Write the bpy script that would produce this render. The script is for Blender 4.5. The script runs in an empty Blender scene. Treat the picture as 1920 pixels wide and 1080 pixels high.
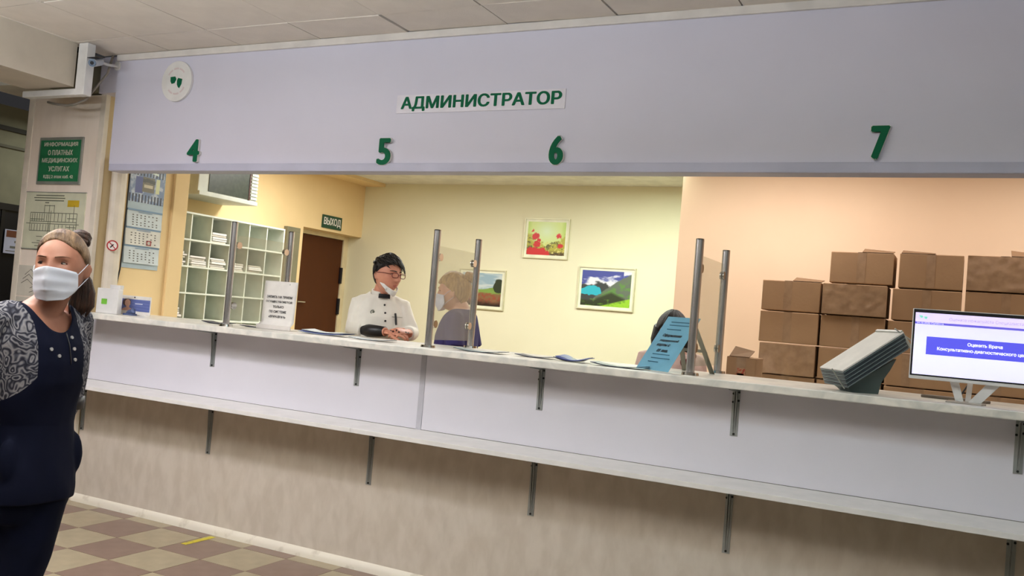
import bpy, bmesh, math, random
import numpy as np
from mathutils import Vector, Matrix, Euler, noise
from mathutils.bvhtree import BVHTree

random.seed(7)
PI = math.pi
SC = bpy.context.scene
COL = SC.collection

# ------------------------------------------------------------------ camera
H = 1.45
yaw, pitch, roll = -0.46564, 0.031255, 0.083086
fwd = Vector((math.sin(yaw) * math.cos(pitch), math.cos(yaw) * math.cos(pitch), math.sin(pitch)))
rgt = Vector((math.cos(yaw), -math.sin(yaw), 0))
upv = rgt.cross(fwd)
r2 = rgt * math.cos(roll) + upv * math.sin(roll)
u2 = -rgt * math.sin(roll) + upv * math.cos(roll)
cam_d = bpy.data.cameras.new('camera')
cam = bpy.data.objects.new('camera', cam_d)
COL.objects.link(cam)
M = Matrix((r2, u2, -fwd)).transposed().to_4x4()
M.translation = (0, 0, H)
cam.matrix_world = M
cam_d.sensor_width = 36
cam_d.lens = 1703.75 / 1920 * 36
cam_d.clip_start = 0.05
SC.camera = cam

# ------------------------------------------------------------------ exposure and world
SC.view_settings.view_transform = 'Standard'
SC.view_settings.look = 'None'
SC.view_settings.gamma = 1
SC.view_settings.use_curve_mapping = False
SC.view_settings.exposure = 0.05
w = bpy.data.worlds.new('world')
SC.world = w
w.use_nodes = True
w.node_tree.nodes['Background'].inputs[0].default_value = (0.5, 0.49, 0.52, 1)
w.node_tree.nodes['Background'].inputs[1].default_value = 0.05


def area(name, loc, sx, sy, power, color, rot=(0, 0, 0)):
    d = bpy.data.lights.new(name, 'AREA')
    d.shape = 'RECTANGLE'
    d.size, d.size_y = sx, sy
    d.energy = power
    d.color = color
    o = bpy.data.objects.new(name, d)
    o.location = loc
    o.rotation_euler = rot
    COL.objects.link(o)
    return o


# hall: ceiling luminaires parallel to the counter, warmer and stronger on the left, plus unseen up-facing fill lights added to brighten the ceiling
for x, pw, col in ((-5.0, 46, (0.96, 0.93, 1.0)), (-3.9, 29, (0.94, 0.93, 1.0)), (-1.9, 3, (0.55, 0.88, 1.0)), (-0.4, 4.5, (0.42, 0.86, 1.0)), (1.2, 5, (0.42, 0.86, 1.0))):
    area('hall_lamp', (x, 2.05, 2.76), 1.2, 0.3, pw, col)
for x, pw in ((-4.2, 104), (-2.4, 94), (-0.6, 46), (1.2, 18)):
    area('hall_up_fill', (x, 1.1, 2.3), 1.2, 0.25, pw, (0.88, 0.95, 1.0), (PI, 0, 0))
area('corridor_fill', (-7.2, 5.7, 2.9), 0.6, 0.6, 14, (0.95, 1.0, 0.92))  # added fill light, brightens the corridor beyond the pillar
# reception: ceiling luminaires behind the fascia
area('reception_lamp', (-4.9, 6.6, 2.78), 1.2, 0.3, 38, (1.0, 0.97, 0.94))
area('reception_lamp', (-3.6, 6.5, 2.78), 1.2, 0.3, 40, (1.0, 1.0, 1.0))
area('reception_lamp', (-2.45, 7.2, 2.78), 0.6, 0.6, 38, (0.86, 1.0, 0.86))
area('reception_lamp', (-1.2, 6.1, 2.78), 1.2, 0.3, 23, (1.0, 0.95, 0.92))
area('reception_lamp', (0.7, 6.1, 2.78), 1.2, 0.3, 17, (1.0, 0.93, 0.88))

# ------------------------------------------------------------------ materials


def lin(c):
    return tuple((x / 12.92 if x <= 0.04045 else ((x + 0.055) / 1.055) ** 2.4) for x in (v / 255 for v in c))


MATS = {}


def mat(name, c, rough=0.6, metal=0.0, c2=None, scale=8.0, stretch=(1, 1, 1), detail=4, fac=(0.35, 0.65), bump=0.0,
        bscale=60.0, spec=0.5, emit=0.0, coat=0.0, rot=(0, 0, 0), distort=0.0):
    if name in MATS:
        return MATS[name]
    m = bpy.data.materials.new(name)
    MATS[name] = m
    m.use_nodes = True
    nt = m.node_tree
    b = nt.nodes['Principled BSDF']
    b.inputs['Roughness'].default_value = rough
    b.inputs['Metallic'].default_value = metal
    b.inputs['Specular IOR Level'].default_value = spec
    b.inputs['Coat Weight'].default_value = coat
    L = lin(c)
    b.inputs['Base Color'].default_value = (*L, 1)
    tc = nt.nodes.new('ShaderNodeTexCoord')
    mp = nt.nodes.new('ShaderNodeMapping')
    mp.inputs['Scale'].default_value = stretch
    mp.inputs['Rotation'].default_value = rot
    nt.links.new(tc.outputs['Object'], mp.inputs['Vector'])
    if c2 is None:
        c2 = tuple(v * 0.94 for v in c)
    n = nt.nodes.new('ShaderNodeTexNoise')
    n.inputs['Scale'].default_value = scale
    n.inputs['Detail'].default_value = detail
    n.inputs['Distortion'].default_value = distort
    nt.links.new(mp.outputs['Vector'], n.inputs['Vector'])
    r = nt.nodes.new('ShaderNodeValToRGB')
    r.color_ramp.elements[0].position = fac[0]
    r.color_ramp.elements[1].position = fac[1]
    r.color_ramp.elements[0].color = (*lin(c2), 1)
    r.color_ramp.elements[1].color = (*L, 1)
    nt.links.new(n.outputs['Fac'], r.inputs['Fac'])
    nt.links.new(r.outputs['Color'], b.inputs['Base Color'])
    if bump:
        n2 = nt.nodes.new('ShaderNodeTexNoise')
        n2.inputs['Scale'].default_value = bscale
        n2.inputs['Detail'].default_value = 6
        nt.links.new(mp.outputs['Vector'], n2.inputs['Vector'])
        bp = nt.nodes.new('ShaderNodeBump')
        bp.inputs['Strength'].default_value = bump
        bp.inputs['Distance'].default_value = 0.01
        nt.links.new(n2.outputs['Fac'], bp.inputs['Height'])
        nt.links.new(bp.outputs['Normal'], b.inputs['Normal'])
    if emit:
        nt.links.new(r.outputs['Color'], b.inputs['Emission Color'])
        b.inputs['Emission Strength'].default_value = emit
    return m


def print_mat(name, rough=0.5, emit=0.0):
    if name in MATS:
        return MATS[name]
    m = bpy.data.materials.new(name)
    MATS[name] = m
    m.use_nodes = True
    nt = m.node_tree
    b = nt.nodes['Principled BSDF']
    b.inputs['Roughness'].default_value = rough
    a = nt.nodes.new('ShaderNodeAttribute')
    a.attribute_name = 'Col'
    nt.links.new(a.outputs['Color'], b.inputs['Base Color'])
    if emit:
        nt.links.new(a.outputs['Color'], b.inputs['Emission Color'])
        b.inputs['Emission Strength'].default_value = emit
        b.inputs['Base Color'].default_value = (0, 0, 0, 1)
    return m


def glass_mat(name, tint, veil, vcol):
    m = bpy.data.materials.new(name)
    MATS[name] = m
    m.use_nodes = True
    nt = m.node_tree
    nt.nodes.clear()
    out = nt.nodes.new('ShaderNodeOutputMaterial')
    t = nt.nodes.new('ShaderNodeBsdfTransparent')
    t.inputs[0].default_value = (*tint, 1)
    d = nt.nodes.new('ShaderNodeBsdfTranslucent')
    d.inputs[0].default_value = (*vcol, 1)
    d2 = nt.nodes.new('ShaderNodeBsdfDiffuse')
    d2.inputs[0].default_value = (*vcol, 1)
    md = nt.nodes.new('ShaderNodeMixShader')
    md.inputs[0].default_value = 0.5
    nt.links.new(d.outputs[0], md.inputs[1])
    nt.links.new(d2.outputs[0], md.inputs[2])
    g = nt.nodes.new('ShaderNodeBsdfGlossy')
    g.inputs['Roughness'].default_value = 0.05
    mx = nt.nodes.new('ShaderNodeMixShader')
    n = nt.nodes.new('ShaderNodeTexNoise')
    n.inputs['Scale'].default_value = 3
    mr = nt.nodes.new('ShaderNodeMapRange')
    mr.inputs[3].default_value = veil * 0.85
    mr.inputs[4].default_value = veil * 1.15
    nt.links.new(n.outputs['Fac'], mr.inputs[0])
    nt.links.new(mr.outputs[0], mx.inputs[0])
    nt.links.new(t.outputs[0], mx.inputs[1])
    nt.links.new(md.outputs[0], mx.inputs[2])
    m2 = nt.nodes.new('ShaderNodeMixShader')
    m2.inputs[0].default_value = 0.035
    nt.links.new(mx.outputs[0], m2.inputs[1])
    nt.links.new(g.outputs[0], m2.inputs[2])
    nt.links.new(m2.outputs[0], out.inputs[0])
    return m


def paisley_mat():
    m = bpy.data.materials.new('paisley_cloth')
    MATS['paisley'] = m
    m.use_nodes = True
    nt = m.node_tree
    N = nt.nodes.new
    b = nt.nodes['Principled BSDF']
    b.inputs['Roughness'].default_value = 0.8
    tc = N('ShaderNodeTexCoord')
    mp = N('ShaderNodeMapping')
    mp.inputs['Scale'].default_value = (1.0, 1.0, 0.75)
    nz = N('ShaderNodeTexNoise')
    nz.inputs['Scale'].default_value = 12
    nz.inputs['Detail'].default_value = 2
    add = N('ShaderNodeVectorMath')
    add.operation = 'MULTIPLY_ADD'
    add.inputs[1].default_value = (0.16, 0.16, 0.16)
    nt.links.new(tc.outputs['Object'], mp.inputs['Vector'])
    nt.links.new(mp.outputs['Vector'], nz.inputs['Vector'])
    nt.links.new(nz.outputs['Color'], add.inputs[0])
    nt.links.new(mp.outputs['Vector'], add.inputs[2])
    v = N('ShaderNodeTexVoronoi')
    v.inputs['Scale'].default_value = 30
    nt.links.new(add.outputs[0], v.inputs['Vector'])
    mul = N('ShaderNodeMath')
    mul.operation = 'MULTIPLY'
    mul.inputs[1].default_value = 20
    sn = N('ShaderNodeMath')
    sn.operation = 'SINE'
    nt.links.new(v.outputs['Distance'], mul.inputs[0])
    nt.links.new(mul.outputs[0], sn.inputs[0])
    r = N('ShaderNodeValToRGB')
    e = r.color_ramp.elements
    e[0].position, e[0].color = 0.0, (*lin((46, 45, 56)), 1)
    e[1].position, e[1].color = 1.0, (*lin((158, 154, 158)), 1)
    k = r.color_ramp.elements.new(0.45)
    k.color = (*lin((94, 94, 106)), 1)
    mr = N('ShaderNodeMapRange')
    mr.inputs[1].default_value = -1
    nt.links.new(sn.outputs[0], mr.inputs[0])
    nt.links.new(mr.outputs[0], r.inputs['Fac'])
    n2 = N('ShaderNodeTexNoise')
    n2.inputs['Scale'].default_value = 55
    nt.links.new(tc.outputs['Object'], n2.inputs['Vector'])
    mx = N('ShaderNodeMixRGB')
    mx.blend_type = 'MULTIPLY'
    mx.inputs[0].default_value = 0.55
    nt.links.new(r.outputs['Color'], mx.inputs[1])
    nt.links.new(n2.outputs['Fac'], mx.inputs[2])
    at = N('ShaderNodeAttribute')
    at.attribute_name = 'side'
    gt = N('ShaderNodeMath')
    gt.operation = 'GREATER_THAN'
    gt.inputs[1].default_value = 0.0
    nt.links.new(at.outputs['Fac'], gt.inputs[0])
    fin = N('ShaderNodeMixRGB')
    fin.inputs[1].default_value = (*lin((9, 13, 34)), 1)
    nt.links.new(gt.outputs[0], fin.inputs[0])
    nt.links.new(mx.outputs[0], fin.inputs[2])
    nt.links.new(fin.outputs[0], b.inputs['Base Color'])
    b.inputs['Specular IOR Level'].default_value = 0.15
    return m


m_panel = mat('fascia_laminate', (213, 211, 226), 0.55, c2=(209, 207, 222), scale=2)
m_fascia_lip = mat('fascia_lip', (188, 188, 208), 0.5, scale=3)
m_white = mat('white_plastic', (232, 230, 228), 0.4)
m_trim = mat('white_trim', (226, 220, 214), 0.45)
m_ceil = mat('ceiling_tile', (228, 219, 208), 0.9, c2=(221, 212, 201), scale=6, bump=0.15, bscale=150)
m_plenum = mat('plenum_dark', (30, 26, 24), 0.9)
m_ceilw = mat('ceiling_plaster', (240, 238, 226), 0.9)
m_tile_l = mat('floor_tile_light', (166, 153, 126), 0.35, c2=(154, 141, 116), scale=10)
m_tile_d = mat('floor_tile_brown', (132, 109, 97), 0.35, c2=(122, 99, 88), scale=10)
m_grout = mat('grout', (96, 84, 74), 0.8)
m_yellow = mat('wall_yellow', (242, 214, 162), 0.8, scale=3, c2=(238, 210, 157))
m_beige = mat('wall_pale_lime', (232, 227, 198), 0.8, scale=2, c2=(229, 224, 194))
m_pink = mat('wall_peach', (250, 220, 188), 0.8, scale=2, c2=(247, 216, 184))
m_cream = mat('cream_paint', (232, 216, 176), 0.6)
m_stone = mat('pillar_stone_panel', (240, 227, 213), 0.5, c2=(228, 213, 197), scale=6, stretch=(1, 1, 0.3), detail=6)
m_stone_side = mat('pillar_side_panel', (214, 194, 152), 0.5, c2=(200, 180, 138), scale=6, stretch=(1, 1, 0.3))
m_guard = mat('corner_guard', (226, 216, 200), 0.4)
m_beam = mat('beam_paint', (204, 194, 178), 0.85, scale=4)
m_dark = mat('hall_dark_door', (14, 15, 26), 0.4)
m_olive = mat('hall_far_paint', (120, 116, 96), 0.85)
m_marble = mat('counter_laminate', (238, 233, 224), 0.35, c2=(208, 207, 200), scale=9, detail=8, distort=1.2)
m_upper = mat('counter_white_panel', (217, 214, 222), 0.5, c2=(213, 210, 218), scale=2)
m_lower = mat('counter_stone_panel', (208, 197, 184), 0.5, c2=(196, 184, 170), scale=10, stretch=(1.5, 1, 0.7), detail=5,
              rot=(0, 0.45, 0), distort=0.3)
m_shelf = mat('shelf_laminate', (232, 228, 226), 0.4, c2=(224, 221, 219), scale=12)
m_steel = mat('bracket_zinc', (168, 172, 172), 0.45, 0.7)
m_screw = mat('screw_dark', (44, 46, 46), 0.5, 0.5)
m_chrome = mat('brushed_steel', (206, 203, 203), 0.27, 0.9)
m_chrome2 = mat('polished_steel', (214, 212, 208), 0.12, 1.0)
m_green = mat('sign_green', (4, 98, 64), 0.7, spec=0.2)
m_green2 = mat('plaque_green', (34, 116, 74), 0.4)
m_alu = mat('aluminium_frame', (166, 168, 160), 0.4, 0.5)
m_paper = mat('paper_white', (236, 232, 226), 0.7)
m_paper_g = mat('paper_grey', (206, 200, 186), 0.7)
m_ink = mat('ink_black', (40, 40, 44), 0.7)
m_ink_s = mat('ink_soft', (112, 110, 104), 0.7)
m_red = mat('sign_red', (178, 40, 44), 0.5)
m_door = mat('door_brown', (84, 45, 19), 0.6, spec=0.2, c2=(80, 43, 18), scale=4, stretch=(1, 1, 0.2))
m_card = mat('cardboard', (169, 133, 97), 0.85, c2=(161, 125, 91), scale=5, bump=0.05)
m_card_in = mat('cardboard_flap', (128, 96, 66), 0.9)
m_tape = mat('packing_tape', (171, 138, 107), 0.18, c2=(156, 124, 95), scale=22, coat=0.6)
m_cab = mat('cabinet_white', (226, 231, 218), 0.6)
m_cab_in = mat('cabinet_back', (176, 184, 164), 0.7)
m_ac = mat('heater_casing', (206, 210, 198), 0.5)
m_acd = mat('heater_grille', (62, 70, 58), 0.35, c2=(50, 58, 48), scale=30, stretch=(1, 1, 1))
m_blue = mat('print_blue', (92, 104, 168), 0.5)
m_lblue = mat('paper_blue', (116, 178, 206), 0.6)
m_navyp = mat('leaflet_navy', (44, 48, 70), 0.4)
m_leafw = mat('leaflet_pale', (196, 206, 210), 0.35)
m_black = mat('black_plastic', (22, 20, 26), 0.4)
m_skin1 = mat('skin_a', (178, 124, 100), 0.5, c2=(164, 108, 86), scale=14)
m_skin2 = mat('skin_b', (214, 150, 122), 0.5, c2=(200, 132, 108), scale=14)
m_skin3 = mat('skin_c', (214, 162, 136), 0.5, c2=(204, 150, 124), scale=14)
m_lip = mat('lips', (190, 112, 98), 0.45)
m_lip1 = mat('lips_dark', (150, 84, 78), 0.45)
m_hair1 = mat('hair_light_brown', (150, 118, 86), 0.5, c2=(84, 58, 40), scale=14, stretch=(6, 1.0, 1.5), bump=0.5, bscale=70)
m_hair1d = mat('hair_brown', (78, 48, 34), 0.5, c2=(44, 28, 20), scale=20, stretch=(6, 6, 0.8), bump=0.5, bscale=80)
m_hair2 = mat('hair_black', (26, 20, 18), 0.5, c2=(14, 10, 9), scale=30, stretch=(4, 4, 1), bump=0.6, bscale=90)
m_hair3 = mat('hair_blond', (196, 156, 100), 0.5, c2=(150, 112, 68), scale=16, stretch=(5, 5, 1), bump=0.5, bscale=80)
m_navy = mat('scrub_navy', (9, 13, 34), 0.9, c2=(7, 10, 27), scale=10, bump=0.25, bscale=14, spec=0.15)
m_purple = mat('scrub_purple', (52, 44, 104), 0.85, scale=10)
m_coat = mat('coat_white', (238, 234, 224), 0.75, c2=(230, 226, 216), scale=9, bump=0.35, bscale=10)
m_pinkw = mat('blouse_pale_pink', (236, 204, 194), 0.8)
m_mask = mat('mask_white', (214, 216, 228), 0.8, c2=(206, 208, 222), scale=12)
m_eye = mat('eye_white', (214, 206, 200), 0.3)
m_iris = mat('iris_dark', (40, 30, 26), 0.3)
m_iristat = mat('tattoo_ink', (64, 40, 36), 0.6)
m_glassf = mat('spectacle_frame', (120, 44, 38), 0.35)
m_screw_w = mat('snap_metal', (196, 196, 196), 0.3, 0.6)
m_print = print_mat('printed_picture', 0.35)
m_screen = print_mat('lit_screen', 0.3, 0.72)
m_glass = glass_mat('partition_glass', (0.97, 0.97, 0.94), 0.17, (0.66, 0.64, 0.54))  # veil colour puts the beige haze of the reflected room into the pane
m_pais = paisley_mat()

# ------------------------------------------------------------------ helpers


class MB:
    def __init__(s):
        s.v, s.f = [], []

    def add(s, v, f):
        n = len(s.v)
        s.v += [tuple(x) for x in v]
        s.f += [tuple(i + n for i in q) for q in f]
        return s

    def box(s, x0, x1, y0, y1, z0, z1):
        v = [(x, y, z) for z in (z0, z1) for y in (y0, y1) for x in (x0, x1)]
        f = [(0, 2, 3, 1), (4, 5, 7, 6), (0, 1, 5, 4), (2, 6, 7, 3), (0, 4, 6, 2), (1, 3, 7, 5)]
        return s.add(v, f)

    def tube(s, pts, rad, n=12, flat=None, ref=None, cap=True):
        """Tube along pts; rad: radius or list; flat: ratio of the second axis; ref: direction of the second axis."""
        pts = [Vector(p) for p in pts]
        if not isinstance(rad, (list, tuple)):
            rad = [rad] * len(pts)
        V, F = [], []
        prev = None
        for i, p in enumerate(pts):
            t = (pts[min(i + 1, len(pts) - 1)] - pts[max(i - 1, 0)]).normalized()
            a = Vector(ref) if ref is not None else (prev if prev is not None else (Vector((0, 0, 1)) if abs(t.z) < 0.9 else Vector((0, 1, 0))))
            b2 = (a - t * a.dot(t)).normalized()
            prev = b2
            c = t.cross(b2)
            fl = flat if not isinstance(flat, (list, tuple)) else flat[i]
            fl = fl or 1
            for k in range(n):
                q = 2 * PI * k / n
                V.append(p + c * (math.cos(q) * rad[i]) + b2 * (math.sin(q) * rad[i] * fl))
        for i in range(len(pts) - 1):
            for k in range(n):
                F.append((i * n + k, i * n + (k + 1) % n, (i + 1) * n + (k + 1) % n, (i + 1) * n + k))
        if cap:
            F.append(tuple(range(n - 1, -1, -1)))
            F.append(tuple((len(pts) - 1) * n + k for k in range(n)))
        return s.add(V, F)

    def rings(s, R, n=28, rot=0.0, org=(0, 0)):
        """Horizontal elliptical rings (z, rx, ry, xc, yc) bottom to top, rotated by rot about org."""
        V, F = [], []
        ca, sa = math.cos(rot), math.sin(rot)
        for (z, rx, ry, xc, yc) in R:
            for k in range(n):
                q = 2 * PI * k / n
                cx, cy = math.cos(q), math.sin(q)
                cx = math.copysign(abs(cx) ** 0.85, cx)
                cy = math.copysign(abs(cy) ** 0.85, cy)
                x, y = xc + rx * cx, yc + ry * cy
                V.append((org[0] + x * ca - y * sa, org[1] + x * sa + y * ca, z))
        for i in range(len(R) - 1):
            for k in range(n):
                F.append((i * n + k, i * n + (k + 1) % n, (i + 1) * n + (k + 1) % n, (i + 1) * n + k))
        F.append(tuple(range(n - 1, -1, -1)))
        F.append(tuple((len(R) - 1) * n + k for k in range(n)))
        return s.add(V, F)

    def prism(s, poly, d0, d1, axis='y'):
        """Extrude a polygon given in the two other axes from d0 to d1."""
        n = len(poly)

        def P(a, b, d):
            return {'y': (a, d, b), 'x': (d, a, b), 'z': (a, b, d)}[axis]
        V = [P(a, b, d0) for a, b in poly] + [P(a, b, d1) for a, b in poly]
        F = [tuple(range(n)), tuple(range(2 * n - 1, n - 1, -1))]
        F += [(i, n + i, n + (i + 1) % n, (i + 1) % n) for i in range(n)]
        return s.add(V, F)

    def ball(s, c, r, nu=16, nv=10):
        if not isinstance(r, (list, tuple)):
            r = (r, r, r)
        V, F = [], []
        for i in range(nv + 1):
            t = PI * i / nv
            for k in range(nu):
                q = 2 * PI * k / nu
                V.append((c[0] + r[0] * math.sin(t) * math.cos(q), c[1] + r[1] * math.sin(t) * math.sin(q), c[2] + r[2] * math.cos(t)))
        for i in range(nv):
            for k in range(nu):
                F.append((i * nu + k, (i + 1) * nu + k, (i + 1) * nu + (k + 1) % nu, i * nu + (k + 1) % nu))
        return s.add(V, F)

    def ring(s, c, r0, r1, y0, y1, n=32, a0=0.0, a1=2 * PI):
        """Flat ring in the XZ plane with thickness along Y."""
        full = abs(a1 - a0 - 2 * PI) < 1e-6
        m = n if full else n + 1
        V, F = [], []
        for k in range(m):
            q = a0 + (a1 - a0) * k / n
            for (r, y) in ((r0, y0), (r1, y0), (r1, y1), (r0, y1)):
                V.append((c[0] + r * math.cos(q), y, c[1] + r * math.sin(q)))
        for k in range(n if full else n):
            a, b = k * 4, ((k + 1) % m) * 4
            for j in range(4):
                F.append((a + j, a + (j + 1) % 4, b + (j + 1) % 4, b + j))
        return s.add(V, F)

    def grid(s, fn, nu, nv):
        V = [fn(i / nu, j / nv) for j in range(nv + 1) for i in range(nu + 1)]
        F = [(j * (nu + 1) + i, j * (nu + 1) + i + 1, (j + 1) * (nu + 1) + i + 1, (j + 1) * (nu + 1) + i) for j in range(nv) for i in range(nu)]
        return s.add(V, F)

    def xf(s, mtx):
        s.v = [tuple(mtx @ Vector(p)) for p in s.v]
        return s

    def mesh(s, name, smooth=False, fix=True):
        me = bpy.data.meshes.new(name)
        me.from_pydata(s.v, [], s.f)
        if fix:
            bm = bmesh.new()
            bm.from_mesh(me)
            bmesh.ops.recalc_face_normals(bm, faces=bm.faces)
            bm.to_mesh(me)
            bm.free()
        if smooth:
            me.polygons.foreach_set('use_smooth', [True] * len(me.polygons))
        return me

    def build(s, name, m, parent=None, smooth=False, bevel=0.0, loc=None, fix=True, label=None, auto=False):
        me = s.mesh(name, smooth or auto, fix)
        o = obj(name, me, m, parent)
        if auto:
            try:
                me.set_sharp_from_angle(angle=math.radians(40))
            except Exception:
                pass
        if bevel:
            b = o.modifiers.new('bevel', 'BEVEL')
            b.width = bevel
            b.segments = 2
            b.limit_method = 'ANGLE'
        if loc is not None:
            o.location = loc
        if label:
            o['label'] = label
        return o


def obj(name, me, m, parent=None):
    o = bpy.data.objects.new(name, me)
    if m is not None:
        for x in (m if isinstance(m, (list, tuple)) else [m]):
            me.materials.append(x)
    COL.objects.link(o)
    if parent is not None:
        o.parent = parent
    return o


def tag(o, label, cat, group=None):
    o['label'] = label
    o['category'] = cat
    if group:
        o['group'] = group
    return o


def thing(name, label, cat, loc=(0, 0, 0), rz=0.0, group=None, rot=None):
    o = bpy.data.objects.new(name, None)
    o.empty_display_size = 0.05
    COL.objects.link(o)
    o.location = loc
    o.rotation_euler = rot if rot is not None else (0, 0, rz)
    return tag(o, label, cat, group)


def struct(o):
    o['kind'] = 'structure'
    return o


def sbox(name, m, *b, parent=None, bevel=0.0):
    o = MB().box(*b).build(name, m, parent, bevel=bevel)
    if parent is None:
        struct(o)
    return o


def evaluated(o):
    dg = bpy.context.evaluated_depsgraph_get()
    return bpy.data.meshes.new_from_object(o.evaluated_get(dg))


def text_mesh(s, width, height, depth=0.0004, bold=0.0, shear=0.0, rows=None):
    """Text as a mesh centred on the origin in the XZ plane, front towards -Y, fitted to width x height.
    The outlines are filled in thin rows by their winding number, which copes with overlapping outlines."""
    c = bpy.data.curves.new('lettering', 'FONT')
    c.body = s
    c.shear = shear
    c.fill_mode = 'NONE'
    c.resolution_u = 5
    o = bpy.data.objects.new('lettering', c)
    COL.objects.link(o)
    src = evaluated(o)
    bpy.data.objects.remove(o)
    P = [(v.co.x, v.co.y) for v in src.vertices]
    E = []
    for e in src.edges:
        i, j = sorted(e.vertices)
        if j - i != 1:
            i, j = j, i
        if abs(P[i][1] - P[j][1]) > 1e-9:
            E.append((P[i], P[j]))
    bpy.data.meshes.remove(src)
    x0, x1 = min(p[0] for p in P), max(p[0] for p in P)
    y0, y1 = min(p[1] for p in P), max(p[1] for p in P)
    rows = rows or (64 if height > 0.05 else 34 if height > 0.015 else 22)

    def spans(y):
        X = []
        for (ax, ay), (bx, by) in E:
            if (ay <= y) != (by <= y):
                X.append((ax + (bx - ax) * (y - ay) / (by - ay), 1 if by > ay else -1))
        X.sort()
        out, w_ = [], 0
        for x, d in X:
            if w_ == 0:
                st = x
            w_ += d
            if w_ == 0 and x - st > 1e-4:
                out.append((st, x))
        return out
    fx = lambda x: ((x - x0) / (x1 - x0) - 0.5) * width
    fz = lambda y: ((y - y0) / (y1 - y0) - 0.5) * height
    mb = MB()
    h = (y1 - y0) / rows
    for k in range(rows):
        ya, yb = y0 + k * h, y0 + (k + 1) * h
        lo, hi, mid = spans(ya + h * 1e-3), spans(yb - h * 1e-3), spans((ya + yb) / 2)
        ok = len(lo) == len(hi) == len(mid) and all(abs(p[0] - q[0]) < h * 2.5 and abs(p[1] - q[1]) < h * 2.5 for p, q in zip(lo, hi))
        for (a, b2), (c2, d2) in zip(lo if ok else mid, hi if ok else mid):
            za, zb = fz(ya), fz(yb)
            q = [(fx(a), za), (fx(b2), za), (fx(d2), zb), (fx(c2), zb)]
            if depth < 0.002:
                mb.add([(x, -depth, z) for x, z in q], [(0, 1, 2, 3)])
            else:
                mb.add([(x, -depth, z) for x, z in q] + [(x, 0, z) for x, z in q], [(0, 1, 2, 3), (0, 3, 7, 4), (1, 5, 6, 2), (0, 4, 5, 1), (3, 2, 6, 7)])
    return mb.mesh('lettering', fix=False)


def text(s, width, height, loc, m, parent, rot=(0, 0, 0), depth=0.0004, bold=0.0, name='lettering', shear=0.0, heavy=0.0):
    me = text_mesh(s, width, height, depth, bold, shear)
    if heavy:
        bm = bmesh.new()
        for k, (dx, dz) in enumerate(((0, 0), (heavy, 0), (-heavy, 0), (heavy * 0.5, heavy * 0.45), (-heavy * 0.5, -heavy * 0.45), (heavy * 0.5, -heavy * 0.45), (-heavy * 0.5, heavy * 0.45))):
            n0 = len(bm.verts)
            bm.from_mesh(me)
            bm.verts.ensure_lookup_table()
            for v in bm.verts[n0:]:
                v.co += Vector((dx, -0.00006 * k, dz))
        bm.to_mesh(me)
        bm.free()
    o = obj(name, me, m, parent)
    o.location = loc
    o.rotation_euler = rot
    return o


def to_lin(a):
    return np.where(a <= 0.04045, a / 12.92, ((a + 0.055) / 1.055) ** 2.4)


def painted(name, w, h, nu, nv, fn, m, parent, loc=(0, 0, 0), rot=(0, 0, 0)):
    """A flat printed sheet in the XZ plane (centre at origin, facing -Y) whose print is computed per cell."""
    mb = MB().grid(lambda u, v: ((u - 0.5) * w, 0, (v - 0.5) * h), nu, nv)
    me = mb.mesh(name, fix=False)
    u, v = np.meshgrid((np.arange(nu) + 0.5) / nu, (np.arange(nv) + 0.5) / nv)
    c = np.clip(fn(u, v), 0, 1).reshape(-1, 3)
    c = to_lin(c)
    ca = me.color_attributes.new('Col', 'FLOAT_COLOR', 'CORNER')
    rgba = np.ones((nu * nv, 4, 4))
    rgba[:, :, :3] = c[:, None, :]
    ca.data.foreach_set('color', rgba.ravel())
    o = obj(name, me, m, parent)
    o.location = loc
    o.rotation_euler = rot
    return o


def fbm(u, v, seed, octv=5, s=4.0):
    """Cheap value noise on arrays."""
    out = np.zeros_like(u)
    amp, tot = 1.0, 0.0
    for k in range(octv):
        rng = np.random.RandomState(seed + k)
        n = 64
        g = rng.rand(n + 1, n + 1)
        x, y = (u * s) % n, (v * s) % n
        i, j = np.floor(x).astype(int), np.floor(y).astype(int)
        fx, fy = x - i, y - j
        fx, fy = fx * fx * (3 - 2 * fx), fy * fy * (3 - 2 * fy)
        out += amp * ((g[j, i] * (1 - fx) + g[j, i + 1] * fx) * (1 - fy) + (g[j + 1, i] * (1 - fx) + g[j + 1, i + 1] * fx) * fy)
        tot += amp
        amp *= 0.5
        s *= 2
    return out / tot


def C(r, g, b):
    return np.array((r, g, b)) / 255.0


def mixc(a, b, t):
    t = np.clip(t, 0, 1)[..., None]
    return a * (1 - t) + b * t


# ================================================================== STRUCTURE
ZC = 2.94
YF = 4.075   # front of the fascia
YB = 4.17    # counter panels
ZT = 1.25    # counter top
# floor with checkered tiles
fl = struct(MB().box(-9, 5, -5, 9.2, -0.1, -0.006).build('floor', m_grout))
TP = 0.3225
tl = MB().box(0.0015, TP - 0.0015, 0.0015, TP - 0.0015, -0.006, 0.0).mesh('tile')
td = tl.copy()
tl.materials.append(m_tile_l)
td.materials.append(m_tile_d)
for ix in range(-4, 11):
    for iy in range(-10, 1):
        x, y = -4.594 + ix * TP, 4.06 + iy * TP
        if y > YB - 0.02:
            continue
        o = bpy.data.objects.new('tile', tl if (ix + iy) % 2 == 0 else td)
        o.location = (x, y, random.uniform(-0.0004, 0.0004))
        o.parent = fl
        COL.objects.link(o)
o = MB()
for ix in range(-14, 30):
    for iy in range(-28, 1):
        if -4 <= ix < 11 and iy >= -10:
            continue
        x, y = -4.594 + ix * TP, 4.06 + iy * TP
        if x > 4.6 or y < -4.8 or (ix + iy) % 2:
            continue
        o.box(x + 0.0015, x + TP - 0.0015, y + 0.0015, y + TP - 0.0015, -0.006, 0)
o = o.build('far_tile', m_tile_l, fl)
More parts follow.
